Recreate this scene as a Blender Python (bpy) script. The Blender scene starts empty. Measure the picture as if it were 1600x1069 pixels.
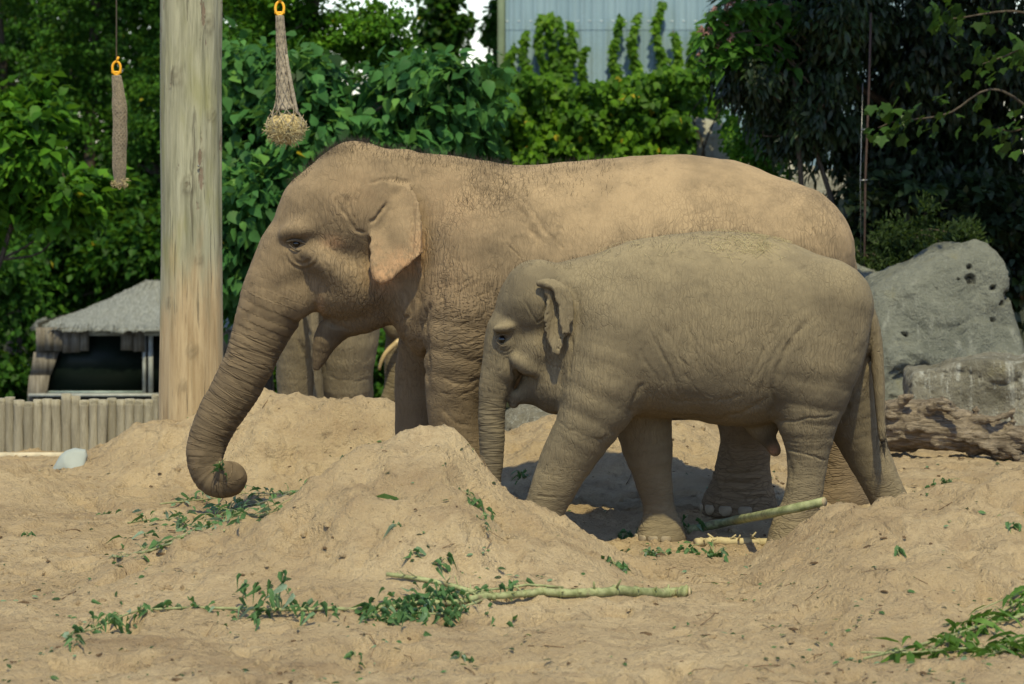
import bpy, math, random
import numpy as np
from mathutils import Vector, Matrix, Euler

random.seed(7)
RNG = np.random.default_rng(7)
SC = bpy.context.scene
COL = SC.collection
PI = math.pi

# ---------------------------------------------------------------- camera, sky, sun, exposure
FPX, CX, HY, CAMH = 5289.0, 800.0, 223.0, 2.4     # focal length in photo pixels, horizon row, eye height (m)
cam_d = bpy.data.cameras.new('camera')
cam = bpy.data.objects.new('camera', cam_d)
COL.objects.link(cam)
cam.location = (0, 0, CAMH)
cam.rotation_euler = (PI / 2, 0, 0)
cam_d.sensor_width = 36.0
cam_d.lens = 36.0 * FPX / 1600.0
cam_d.shift_y = -(534.5 - HY) / 1600.0
cam_d.clip_start = 0.5
cam_d.clip_end = 2000
cam_d.dof.use_dof = True
cam_d.dof.focus_distance = 20.8
cam_d.dof.aperture_fstop = 3.7
SC.camera = cam

SUN_EL, SUN_AZ = 57.0, 6.0        # sun behind the camera, a little to the right
world = bpy.data.worlds.new('World')
SC.world = world
world.use_nodes = True
wn = world.node_tree.nodes
bg = wn['Background']
sky = wn.new('ShaderNodeTexSky')
sky.sky_type = 'NISHITA'
sky.sun_disc = False
sky.sun_elevation = math.radians(SUN_EL)
sky.sun_rotation = math.radians(180.0 - SUN_AZ)
sky.air_density = 0.9
sky.dust_density = 0.3
sky.ozone_density = 1.5
world.node_tree.links.new(sky.outputs[0], bg.inputs[0])
bg.inputs[1].default_value = 0.13

sun_d = bpy.data.lights.new('sun', 'SUN')
sun_d.energy = 2.9
sun_d.angle = math.radians(1.2)
sun_d.color = (1.0, 0.925, 0.585)
sun = bpy.data.objects.new('sun', sun_d)
COL.objects.link(sun)
ce, se = math.cos(math.radians(SUN_EL)), math.sin(math.radians(SUN_EL))
ca, sa = math.cos(math.radians(SUN_AZ)), math.sin(math.radians(SUN_AZ))
sun.rotation_euler = Vector((-sa * ce, ca * ce, -se)).to_track_quat('-Z', 'Y').to_euler()

SC.view_settings.view_transform = 'Standard'
SC.view_settings.look = 'None'
SC.view_settings.gamma = 1.0
SC.view_settings.use_curve_mapping = False
SC.view_settings.exposure = 0.68
SC.cycles.max_bounces = 8
SC.cycles.diffuse_bounces = 3
SC.cycles.transparent_max_bounces = 8

# ---------------------------------------------------------------- measuring helper: photo pixel at a depth -> place (m)
def W(px, py, Y):
    return np.array([(px - CX) / FPX * Y, Y, CAMH - (py - HY) / FPX * Y])

# ---------------------------------------------------------------- noise
_perm = np.random.default_rng(3).permutation(256).astype(np.int64)
_perm = np.concatenate([_perm, _perm, _perm])
_gr = np.random.default_rng(4).normal(size=(256, 3))
_gr = (_gr / np.linalg.norm(_gr, axis=1)[:, None]).astype(np.float32)

def noise3(P):
    P = np.asarray(P, dtype=np.float32)
    i = np.floor(P).astype(np.int64)
    f = P - i
    i &= 255
    u = f * f * f * (f * (f * 6 - 15) + 10)
    r = 0
    for dx in (0, 1):
        wx = u[:, 0] if dx else 1 - u[:, 0]
        a = _perm[i[:, 0] + dx]
        for dy in (0, 1):
            wy = u[:, 1] if dy else 1 - u[:, 1]
            b = _perm[a + ((i[:, 1] + dy) & 255)]
            for dz in (0, 1):
                wz = u[:, 2] if dz else 1 - u[:, 2]
                g = _gr[_perm[b + ((i[:, 2] + dz) & 255)] & 255]
                r = r + wx * wy * wz * (g[:, 0] * (f[:, 0] - dx) + g[:, 1] * (f[:, 1] - dy) + g[:, 2] * (f[:, 2] - dz))
    return r * 1.6

def fbm(P, o=4, lac=2.03, gain=0.5):
    P = np.asarray(P, dtype=np.float32)
    r, a = 0, 1.0
    for k in range(o):
        r = r + a * noise3(P + 17.3 * k)
        P = P * lac
        a *= gain
    return r

def sstep(a, b, x):
    t = np.clip((x - a) / (b - a), 0, 1)
    return t * t * (3 - 2 * t)

# ---------------------------------------------------------------- mesh helpers
def mk_mesh(name, V, F, smooth=True, attrs=None, mat=None):
    """V (n,3); F: one (m,k) index array or a list of such arrays with different k"""
    me = bpy.data.meshes.new(name)
    V = np.asarray(V, dtype=np.float32)
    Fs = F if isinstance(F, list) else [F]
    Fs = [np.asarray(x, dtype=np.int32) for x in Fs if len(x)]
    me.vertices.add(len(V))
    me.vertices.foreach_set('co', V.ravel())
    li = np.concatenate([x.ravel() for x in Fs])
    tot = np.concatenate([np.full(len(x), x.shape[1], dtype=np.int32) for x in Fs])
    st = np.concatenate([[0], np.cumsum(tot)[:-1]]).astype(np.int32)
    me.loops.add(len(li))
    me.loops.foreach_set('vertex_index', li)
    me.polygons.add(len(tot))
    me.polygons.foreach_set('loop_start', st)
    me.polygons.foreach_set('loop_total', tot)
    if smooth:
        me.polygons.foreach_set('use_smooth', np.ones(len(tot), dtype=bool))
    me.update(calc_edges=True)
    for k, a in (attrs or {}).items():
        a = np.asarray(a, dtype=np.float32)
        if a.ndim == 1:
            at = me.attributes.new(k, 'FLOAT', 'POINT')
            at.data.foreach_set('value', a)
        else:
            at = me.attributes.new(k, 'FLOAT_VECTOR', 'POINT')
            at.data.foreach_set('vector', a.ravel())
    if mat:
        me.materials.append(mat)
    return me

def thing(name, label, cat, loc=(0, 0, 0), group=None, me=None, kind=None):
    o = bpy.data.objects.new(name, me)
    COL.objects.link(o)
    o.location = [float(v) for v in loc]
    if label: o['label'] = label
    if cat: o['category'] = cat
    if group: o['group'] = group
    if kind: o['kind'] = kind
    return o

def part(name, me, parent, label=None, kind=None, loc=None):
    o = bpy.data.objects.new(name, me)
    COL.objects.link(o)
    o.parent = parent
    if loc is not None: o.location = [float(v) for v in loc]
    if label: o['label'] = label
    if kind: o['kind'] = kind
    return o

def off(V, root):
    return np.asarray(V) - np.array(root.location)

class MB:
    """collects verts / faces of several pieces of one part"""
    def __init__(s):
        s.V, s.F, s.n = [], {}, 0
    def add(s, V, F):
        V = np.asarray(V, dtype=np.float32)
        for f in (F if isinstance(F, list) else [F]):
            f = np.asarray(f)
            if len(f): s.F.setdefault(f.shape[1], []).append(f + s.n)
        s.V.append(V)
        s.n += len(V)
    def mesh(s, name, mat, smooth=True, origin=None, attrs=None):
        V = np.concatenate(s.V)
        if origin is not None: V = V - np.asarray(origin)
        return mk_mesh(name, V, [np.concatenate(v) for v in s.F.values()], smooth, attrs, mat)

def unit(v):
    v = np.asarray(v, dtype=float)
    return v / (np.linalg.norm(v, axis=-1, keepdims=True) + 1e-12)

def spline(pts, n):
    """Catmull-Rom through rows of pts -> n rows"""
    P = np.asarray(pts, dtype=float)
    if len(P) == 2:
        t = np.linspace(0, 1, n)[:, None]
        return P[0] * (1 - t) + P[1] * t
    Q = np.vstack([2 * P[0] - P[1], P, 2 * P[-1] - P[-2]])
    u = np.linspace(0, len(P) - 1, n)
    i = np.minimum(u.astype(int), len(P) - 2)
    t = (u - i)[:, None]
    a, b, c, d = Q[i], Q[i + 1], Q[i + 2], Q[i + 3]
    return 0.5 * (2 * b + (c - a) * t + (2 * a - 5 * b + 4 * c - d) * t ** 2 + (3 * b - a - 3 * c + d) * t ** 3)

def tube(pts, rad, seg=8, rough=0.0, cap=True):
    P = np.asarray(pts, dtype=float)
    n = len(P)
    R = np.broadcast_to(np.asarray(rad, dtype=float), (n,))
    T = unit(np.gradient(P, axis=0))
    ref = np.array([0, 0, 1.0]) if abs(T[0][2]) < 0.9 else np.array([1.0, 0, 0])
    N = np.zeros((n, 3))
    u = unit(np.cross(T[0], ref))
    for i in range(n):
        u = unit(u - T[i] * np.dot(u, T[i]))
        N[i] = u
    B = np.cross(T, N)
    a = np.linspace(0, 2 * PI, seg, endpoint=False)
    V = P[:, None, :] + (np.cos(a)[None, :, None] * N[:, None, :] + np.sin(a)[None, :, None] * B[:, None, :]) * R[:, None, None]
    if rough:
        V = V + (RNG.normal(size=V.shape) * rough * R[:, None, None])
    V = V.reshape(-1, 3)
    i, j = np.meshgrid(np.arange(n - 1), np.arange(seg), indexing='ij')
    j2 = (j + 1) % seg
    Q = np.stack([i * seg + j, i * seg + j2, (i + 1) * seg + j2, (i + 1) * seg + j], -1).reshape(-1, 4)
    F = [Q]
    if cap:
        F.append(np.array([list(range(seg))[::-1], list(range((n - 1) * seg, n * seg))]))
    return V, F

def box(c, s, bev=0.0):
    x, y, z = np.array(s) / 2
    V = np.array([(-x, -y, -z), (x, -y, -z), (x, y, -z), (-x, y, -z), (-x, -y, z), (x, -y, z), (x, y, z), (-x, y, z)]) + np.array(c)
    F = np.array([(0, 3, 2, 1), (4, 5, 6, 7), (0, 1, 5, 4), (1, 2, 6, 5), (2, 3, 7, 6), (3, 0, 4, 7)])
    return V, F

# ---------------------------------------------------------------- signed distance modelling
def rc_sd(P, a, b, ra, rb):
    ba = b - a
    h = np.clip(((P - a) @ ba) / (ba @ ba + 1e-9), 0, 1)
    d = np.linalg.norm(P - a - h[:, None] * ba, axis=1)
    return d - (ra + (rb - ra) * h), h

class Chain:
    def __init__(s, pts, rad, n=12, k=0.06, zmin=None, sy=1.0):
        A = spline(np.column_stack([np.asarray(pts), np.asarray(rad)]), n)
        s.p, s.r = A[:, :3].astype(np.float32), A[:, 3].astype(np.float32)
        s.k, s.zmin, s.sy = k, zmin, sy
        m = s.r.max() + k + 0.03
        s.lo, s.hi = s.p.min(0) - m, s.p.max(0) + m
        s.L = np.concatenate([[0], np.cumsum(np.linalg.norm(np.diff(s.p, axis=0), axis=1))])
    def sd(s, P, full=False):
        best = np.full(len(P), 9.0, dtype=np.float32)
        S = np.zeros(len(P), dtype=np.float32)
        for i in range(len(s.p) - 1):
            Q = P
            d, h = rc_sd(Q, s.p[i], s.p[i + 1], s.r[i], s.r[i + 1])
            if full:
                m = d < best
                S[m] = (s.L[i] + h * (s.L[i + 1] - s.L[i]))[m]
            best = np.minimum(best, d)
        if s.zmin is not None:
            best = smax(best, s.zmin - P[:, 2], 0.03)
        return (best, S) if full else best

class Ell:
    def __init__(s, c, r, rot=0.0, k=0.06, sym=None):
        s.c, s.rr, s.rot, s.k, s.sym = np.array(c, dtype=np.float32), np.array(r, dtype=np.float32), rot, k, sym
        m = max(r) + k * 2 + 0.03
        s.lo, s.hi = s.c - m, s.c + m
        if sym is not None:
            s.hi[1] = max(s.hi[1], 2 * sym - s.lo[1])
    def sd(s, P):
        Q = P
        if s.sym is not None:
            Q = P.copy()
            Q[:, 1] = s.sym - np.abs(P[:, 1] - s.sym)
        q = Q - s.c
        if s.rot:
            c_, s_ = math.cos(s.rot), math.sin(s.rot)
            q = np.stack([q[:, 0] * c_ + q[:, 2] * s_, q[:, 1], -q[:, 0] * s_ + q[:, 2] * c_], 1)
        k0 = np.linalg.norm(q / s.rr, axis=1)
        k1 = np.linalg.norm(q / (s.rr ** 2), axis=1) + 1e-6
        return k0 * (k0 - 1) / k1

class Loft:
    """barrel along x: rows (x, ztop, zbottom, halfwidth)"""
    def __init__(s, rows, yc, k=0.08, n=2.25, egg=0.2):
        A = spline(np.asarray(rows, dtype=float), 240)
        s.x = A[:, 0]
        s.t, s.b, s.w = A[:, 1], A[:, 2], np.maximum(A[:, 3], 0.01)
        s.yc, s.k, s.n, s.egg = yc, k, n, egg
        m = 2 * k + 0.06
        s.lo = np.array([s.x.min() - m, yc - s.w.max() * 1.15 - m, s.b.min() - m])
        s.hi = np.array([s.x.max() + m, yc + s.w.max() * 1.15 + m, s.t.max() + m])
    def sd(s, P):
        x = np.clip(P[:, 0], s.x[0], s.x[-1])
        t, b, w = np.interp(x, s.x, s.t), np.interp(x, s.x, s.b), np.interp(x, s.x, s.w)
        zc, rz = (t + b) / 2, np.maximum((t - b) / 2, 0.01)
        v = (P[:, 2] - zc) / rz
        ry = w * (1 - s.egg * np.clip(v, -1, 1))
        u = np.abs(P[:, 1] - s.yc) / ry
        nn = (u ** s.n + np.abs(v) ** s.n) ** (1 / s.n)
        d = (nn - 1) * np.maximum(np.minimum(w, rz), 0.1)
        ox = np.abs(P[:, 0] - x)
        return np.where(ox > 0, np.hypot(np.maximum(d, 0), ox), d)

def sd_poly(x, z, poly):
    poly = np.asarray(poly)
    d = np.full(len(x), 1e9)
    s = np.ones(len(x))
    n = len(poly)
    for i in range(n):
        a, b = poly[i], poly[i - 1]
        ex, ez = b[0] - a[0], b[1] - a[1]
        wx, wz = x - a[0], z - a[1]
        h = np.clip((wx * ex + wz * ez) / (ex * ex + ez * ez + 1e-12), 0, 1)
        d = np.minimum(d, (wx - ex * h) ** 2 + (wz - ez * h) ** 2)
        c1 = z >= a[1]
        c2 = z < b[1]
        c3 = ex * wz > ez * wx
        flip = (c1 & c2 & c3) | (~c1 & ~c2 & ~c3)
        s[flip] *= -1
    return s * np.sqrt(d)

class Sheet:
    """thin flap (an ear): outline polygon in x,z; surf(x,z) gives its y on the near side; mirrored about yc"""
    def __init__(s, poly, surf, t, yc, k=0.02, half=None):
        s.poly, s.surf, s.t, s.yc, s.k = np.asarray(poly), surf, t, yc, k
        m = 0.05 + k
        s.lo = np.array([s.poly[:, 0].min() - m, yc - 0.75, s.poly[:, 1].min() - m])
        s.hi = np.array([s.poly[:, 0].max() + m, yc + 0.75, s.poly[:, 1].max() + m])
    def sd(s, P):
        y = -np.abs(P[:, 1] - s.yc)
        d2 = sd_poly(P[:, 0], P[:, 2], s.poly) + 0.012 + 0.007 * noise3(P * np.array([26, 0, 26], dtype=np.float32))
        e = s.surf(P[:, 0], P[:, 2])
        ex = (s.surf(P[:, 0] + 0.006, P[:, 2]) - e) / 0.006
        ez = (s.surf(P[:, 0], P[:, 2] + 0.006) - e) / 0.006
        return smax(d2, np.abs(y - e) / np.sqrt(1 + ex * ex + ez * ez) - s.t, 0.02)

def smin(a, b, k):
    h = np.maximum(k - np.abs(a - b), 0) / k
    return np.minimum(a, b) - h * h * k * 0.25

def smax(a, b, k):
    return -smin(-a, -b, k)

def sdf_points(prims, P):
    d = np.full(len(P), 1.0, dtype=np.float32)
    for pr in prims:
        m = np.flatnonzero(np.all((P > pr.lo) & (P < pr.hi), axis=1))
        if len(m):
            d[m] = smin(d[m], pr.sd(P[m]).astype(np.float32), pr.k)
    return d

def sdf_grid(prims, h, pad=0.06):
    lo = np.min([p.lo for p in prims], axis=0)
    hi = np.max([p.hi for p in prims], axis=0)
    n = np.ceil((hi - lo) / h).astype(int) + 2
    F = np.full(n, 1.0, dtype=np.float32)
    ax = [lo[i] + h * np.arange(n[i]) for i in range(3)]
    for p in prims:
        a = np.clip(np.floor((p.lo - lo) / h).astype(int), 0, n)
        b = np.clip(np.ceil((p.hi - lo) / h).astype(int) + 1, 0, n)
        g = np.stack(np.meshgrid(*[ax[i][a[i]:b[i]] for i in range(3)], indexing='ij'), -1)
        sh = g.shape[:3]
        d = p.sd(g.reshape(-1, 3).astype(np.float32)).reshape(sh).astype(np.float32)
        sl = tuple(slice(a[i], b[i]) for i in range(3))
        F[sl] = smin(F[sl], d, p.k)
    return F, lo

def surface_nets(F, lo, h):
    s = F < 0
    nx, ny, nz = F.shape
    cnt = np.zeros((nx - 1, ny - 1, nz - 1), dtype=np.int8)
    cs = [(i, j, k) for i in (0, 1) for j in (0, 1) for k in (0, 1)]
    for (i, j, k) in cs:
        cnt += s[i:nx - 1 + i, j:ny - 1 + j, k:nz - 1 + k]
    act = np.argwhere((cnt > 0) & (cnt < 8))
    vid = np.full((nx - 1, ny - 1, nz - 1), -1, dtype=np.int64)
    vid[act[:, 0], act[:, 1], act[:, 2]] = np.arange(len(act))
    val = np.stack([F[act[:, 0] + i, act[:, 1] + j, act[:, 2] + k] for (i, j, k) in cs], 1)
    ca_ = np.array(cs, dtype=np.float32)
    acc = np.zeros((len(act), 3), dtype=np.float32)
    c = np.zeros(len(act), dtype=np.float32)
    for a in range(8):
        for b in range(a + 1, 8):
            if np.abs(ca_[a] - ca_[b]).sum() == 1:
                m = (val[:, a] < 0) != (val[:, b] < 0)
                t = np.where(m, val[:, a] / np.where(m, val[:, a] - val[:, b], 1), 0)
                acc += np.where(m[:, None], ca_[a] + t[:, None] * (ca_[b] - ca_[a]), 0)
                c += m
    V = lo + h * (act + acc / c[:, None])
    Q = []
    for axis in range(3):
        o1, o2 = (axis + 1) % 3, (axis + 2) % 3
        A = np.take(s, range(0, F.shape[axis] - 1), axis)
        B = np.take(s, range(1, F.shape[axis]), axis)
        e = np.argwhere(A != B)
        ok = (e[:, o1] > 0) & (e[:, o2] > 0) & (e[:, o1] < F.shape[o1] - 1) & (e[:, o2] < F.shape[o2] - 1)
        e = e[ok]
        ins = A[e[:, 0], e[:, 1], e[:, 2]]
        q = []
        for (u, v) in ((-1, -1), (0, -1), (0, 0), (-1, 0)):
            cc = e.copy()
            cc[:, o1] += u
            cc[:, o2] += v
            q.append(vid[cc[:, 0], cc[:, 1], cc[:, 2]])
        q = np.stack(q, 1)
        q[~ins] = q[~ins][:, ::-1]
        Q.append(q)
    return V, np.concatenate(Q)

def edges_of(Q):
    E = np.concatenate([np.stack([Q[:, i], Q[:, (i + 1) % 4]], 1) for i in range(4)])
    E.sort(axis=1)
    code = E[:, 0].astype(np.int64) * (Q.max() + 1) + E[:, 1]
    u, idx, inv = np.unique(code, return_index=True, return_inverse=True)
    return E[idx], inv.reshape(4, len(Q)).T

def laplace(V, E, w):
    n = len(V)
    c = np.bincount(E[:, 0], minlength=n) + np.bincount(E[:, 1], minlength=n)
    out = np.empty_like(V)
    for i in range(3):
        a = np.bincount(E[:, 0], V[E[:, 1], i], n) + np.bincount(E[:, 1], V[E[:, 0], i], n)
        out[:, i] = V[:, i] * (1 - w) + w * a / np.maximum(c, 1)
    return out

def project(prims, V, it=1):
    for _ in range(it):
        P = V.astype(np.float32)
        d = sdf_points(prims, P)
        g = np.empty_like(P)
        e = 0.006
        for i in range(3):
            D = np.zeros(3, dtype=np.float32)
            D[i] = e
            g[:, i] = (sdf_points(prims, P + D) - d) / e
        g2 = np.maximum((g ** 2).sum(1), 0.05)
        st = -(d / g2)[:, None] * g
        ln = np.linalg.norm(st, axis=1, keepdims=True)
        st *= np.minimum(1, 0.02 / np.maximum(ln, 1e-9))
        V = V + st
    return V

def subdiv(V, Q, smooth=0.5):
    E, inv = edges_of(Q)
    n, m = len(V), len(E)
    V2 = np.concatenate([V, (V[E[:, 0]] + V[E[:, 1]]) / 2, V[Q].mean(1)])
    c = n + m + np.arange(len(Q))
    Q2 = np.concatenate([np.stack([Q[:, i], n + inv[:, i], c, n + inv[:, (i - 1) % 4]], 1) for i in range(4)])
    if smooth:
        E2, _ = edges_of(Q2)
        V2 = laplace(V2, E2, smooth)
    return V2, Q2

def vnormals(V, Q):
    n = np.cross(V[Q[:, 2]] - V[Q[:, 0]], V[Q[:, 3]] - V[Q[:, 1]])
    out = np.zeros_like(V)
    for i in range(4):
        for j in range(3):
            out[:, j] += np.bincount(Q[:, i], n[:, j], len(V))
    return unit(out)

def sdf_mesh(prims, h, sub=1):
    F, lo = sdf_grid(prims, h)
    V, Q = surface_nets(F, lo, h)
    E, _ = edges_of(Q)
    V = laplace(V, E, 0.5)
    V = project(prims, V)
    for _ in range(sub):
        V, Q = subdiv(V, Q)
    return V, Q

# ---------------------------------------------------------------- shader helpers
class NT:
    def __init__(s, name):
        s.m = bpy.data.materials.new(name)
        s.m.use_nodes = True
        s.t = s.m.node_tree
        s.t.nodes.clear()
        s.out = s.n('ShaderNodeOutputMaterial')
    def n(s, typ, ins=None, **kw):
        x = s.t.nodes.new(typ)
        for k, v in kw.items(): setattr(x, k, v)
        for k, v in (ins or {}).items(): s.set(x.inputs[k], v)
        return x
    def set(s, inp, v):
        if hasattr(v, 'is_linked') or hasattr(v, 'links'): s.t.links.new(v, inp)
        elif isinstance(v, (tuple, list)) and len(v) == 3 and inp.type == 'RGBA': inp.default_value = (*v, 1)
        else: inp.default_value = v
    def coord(s): return s.n('ShaderNodeTexCoord').outputs['Object']
    def attr(s, name, out='Fac'): return s.n('ShaderNodeAttribute', attribute_name=name).outputs[out]
    def math(s, op, a, b=0.0, c=0.0, clamp=False):
        x = s.n('ShaderNodeMath', operation=op, use_clamp=clamp)
        s.set(x.inputs[0], a); s.set(x.inputs[1], b); s.set(x.inputs[2], c)
        return x.outputs[0]
    def vmath(s, op, a, b=(0, 0, 0), out=0):
        x = s.n('ShaderNodeVectorMath', operation=op)
        s.set(x.inputs[0], a); s.set(x.inputs[1], b)
        return x.outputs[out]
    def noise(s, vec, scale, det=4, rough=0.55, dist=0.0, out='Fac'):
        x = s.n('ShaderNodeTexNoise', {'Vector': vec, 'Scale': scale, 'Detail': det, 'Roughness': rough, 'Distortion': dist})
        return x.outputs[out]
    def vor(s, vec, scale, feat='DISTANCE_TO_EDGE', out='Distance', rnd=1.0):
        x = s.n('ShaderNodeTexVoronoi', feature=feat)
        s.set(x.inputs['Vector'], vec); s.set(x.inputs['Scale'], scale); s.set(x.inputs['Randomness'], rnd)
        return x.outputs[out]
    def rng(s, v, a, b, c=0.0, d=1.0, smooth=True):
        x = s.n('ShaderNodeMapRange', interpolation_type='SMOOTHSTEP' if smooth else 'LINEAR')
        for i, q in enumerate((v, a, b, c, d)): s.set(x.inputs[i], q)
        return x.outputs[0]
    def mix(s, f, a, b, mode='MIX'):
        x = s.n('ShaderNodeMix', data_type='RGBA', blend_type=mode)
        s.set(x.inputs[0], f); s.set(x.inputs[6], a); s.set(x.inputs[7], b)
        return x.outputs[2]
    def mixf(s, f, a, b):
        x = s.n('ShaderNodeMix', data_type='FLOAT')
        s.set(x.inputs[0], f); s.set(x.inputs[2], a); s.set(x.inputs[3], b)
        return x.outputs[0]
    def mapv(s, vec, scale=(1, 1, 1), rot=(0, 0, 0), loc=(0, 0, 0)):
        x = s.n('ShaderNodeMapping')
        s.set(x.inputs[0], vec)
        x.inputs[1].default_value = loc; x.inputs[2].default_value = rot; x.inputs[3].default_value = scale
        return x.outputs[0]
    def bump(s, h, strength=0.5, dist=0.01, normal=None):
        x = s.n('ShaderNodeBump', {'Height': h, 'Strength': strength, 'Distance': dist})
        if normal is not None: s.set(x.inputs['Normal'], normal)
        return x.outputs[0]
    def bsdf(s, col, rough=0.8, spec=0.3, normal=None, **kw):
        x = s.n('ShaderNodeBsdfPrincipled', {'Base Color': col, 'Roughness': rough, 'Specular IOR Level': spec})
        if normal is not None: s.set(x.inputs['Normal'], normal)
        for k, v in kw.items(): s.set(x.inputs[k], v)
        return x.outputs[0]
    def done(s, sh):
        s.t.links.new(sh, s.out.inputs[0])
        return s.m

def simple(name, col, rough=0.7, spec=0.3, var=0.25, scale=12, bump=0.3, bd=0.004, metallic=0.0, stretch=(1, 1, 1)):
    t = NT(name)
    v = t.mapv(t.coord(), stretch)
    n = t.noise(v, scale, 5, 0.6)
    c = t.mix(t.rng(n, 0.25, 0.75), tuple(x * (1 - var) for x in col), tuple(min(1, x * (1 + var)) for x in col))
    return t.done(t.bsdf(c, rough, spec, t.bump(n, bump, bd), Metallic=metallic))
# ================================================================ THE GROUND
def crest(rows, Y, base_shift=0.0):
    A = spline(np.array(rows, dtype=float), 160)
    X = (A[:, 0] - CX) / FPX * Y
    Z = CAMH - (A[:, 1] - HY) / FPX * Y
    return X, np.maximum(Z, 0.0)

MOUNDS = []   # (X, Z, crest Y, front length, back length)
_c = crest([(120, 900), (200, 872), (260, 850), (330, 824), (400, 797), (470, 764), (520, 730), (562, 703), (605, 692), (650, 684),
            (690, 688), (725, 712), (757, 742), (790, 772), (850, 803), (905, 828), (955, 860), (1010, 892), (1040, 905)], 18.9)
MOUNDS.append((*_c, 18.9, 2.3, 0.75))
_c = crest([(1090, 905), (1140, 893), (1185, 868), (1230, 840), (1262, 820), (1300, 799), (1350, 784), (1400, 773), (1460, 765), (1510, 754),
            (1560, 741), (1610, 727), (1700, 715), (1850, 750), (2100, 850), (2200, 905)], 18.9)
MOUNDS.append((*_c, 18.9, 2.9, 0.75))
_c = crest([(-260, 745), (-120, 740), (20, 738), (90, 724), (140, 708), (200, 678), (235, 660), (300, 653), (350, 645), (385, 624), (420, 614), (470, 618), (520, 625),
            (560, 621), (592, 623), (625, 640), (680, 652), (740, 670), (785, 678), (815, 668), (850, 650), (900, 641), (960, 645), (1010, 655),
            (1060, 659), (1100, 671), (1135, 700), (1185, 722), (1250, 738), (1340, 744)], 24.4)
MOUNDS.append((*_c, 24.4, 2.5, 1.7))
_c = crest([(-300, 742), (-100, 722), (0, 724), (50, 731), (90, 752), (130, 765)], 23.2)
MOUNDS.append((*_c, 23.2, 1.6, 1.0))

_rp = np.random.default_rng(33)
PRINTS = [(_rp.uniform(-4.2, 4.2), _rp.uniform(15.2, 25.5), _rp.uniform(.13, .2), _rp.uniform(.02, .045)) for _ in range(90)]
def gz(X, Y, detail=False):
    X = np.atleast_1d(np.asarray(X, dtype=float))
    Y = np.atleast_1d(np.asarray(Y, dtype=float))
    z = np.zeros(len(X))
    P0 = np.stack([X, Y, np.zeros(len(X))], 1)
    wob = fbm(P0 * 0.9, 3) * 0.16 if detail else 0.0
    for (mx, mz, my, fl, bl) in MOUNDS:
        h = np.interp(X + wob * 0.3, mx, mz, left=0, right=0)
        dy = Y - my + wob
        L = np.where(dy < 0, fl * (1 - 0.56 * sstep(-0.55, -0.95, X) if my == 24.4 else 1.0), bl)
        f = np.clip(1 - np.abs(dy) / L, 0, 1)
        f = f * f * (3 - 2 * f)
        z = np.maximum(z, h * f) + 0.25 * np.minimum(z, h * f)
    if detail: z = z * (1 + 0.09 * fbm(P0 * 1.7 + 60, 3)) + 0.055 * sstep(0.06, 0.3, z) * fbm(P0 * 3.1 + 80, 3)
    z = z + 0.062 * np.exp(-((X - 0.6) / 2.2) ** 4 - ((Y - 21.6) / 0.75) ** 4)
    # the land drops away behind the fence on the left, where the hut stands
    z -= 1.75 * sstep(26.9, 32.5, Y) * sstep(-1.2, -3.0, X)
    z -= 0.75 * sstep(26.0, 27.6, Y) * sstep(1.4, 0.2, X) * (1 - sstep(-1.2, -3.0, X))
    if detail:
        w = sstep(34, 27, Y) * sstep(6, 12, Y)
        z += w * (0.034 * fbm(P0 * 1.1 + 3, 3) + 0.018 * fbm(P0 * 4.2 + 9, 4))
        # trampled clods and prints
        cl = fbm(P0 * np.array([5.5, 4.5, 1]) + 31, 3)
        z += w * 0.024 * sstep(0.2, 0.55, cl) * (0.6 + 0.8 * noise3(P0 * 17))
        pr = fbm(P0 * np.array([2.3, 1.9, 1]) + 71, 2)
        z -= w * 0.06 * sstep(0.3, 0.5, pr)
        for (fx, fy, fr, fd) in PRINTS:
            ix = np.flatnonzero((np.abs(X - fx) < .45) & (np.abs(Y - fy) < .45))
            if len(ix):
                e = np.hypot(X[ix] - fx, Y[ix] - fy) / fr + .12 * noise3(P0[ix] * 6)
                z[ix] += fd * (-sstep(1.05, .75, e) + .45 * np.exp(-((e - 1.2) / .16) ** 2))
        z += w * 0.012 * np.maximum(0, fbm(P0 * 13 + 5, 3)) ** 1.2
        z += w * 0.011 * fbm(P0 * 27 + 5, 2) - w * 0.012 * sstep(.42, .62, fbm(P0 * np.array([11, 9, 1]) + 90, 2))
        z += w * 0.016 * sstep(.2, .5, fbm(P0 * 1.4 + 50, 2)) * fbm(P0 * 9.0 + 15, 3)
    return z

def g1(x, y, detail=True):
    return float(gz([x], [y], detail)[0])

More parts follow.
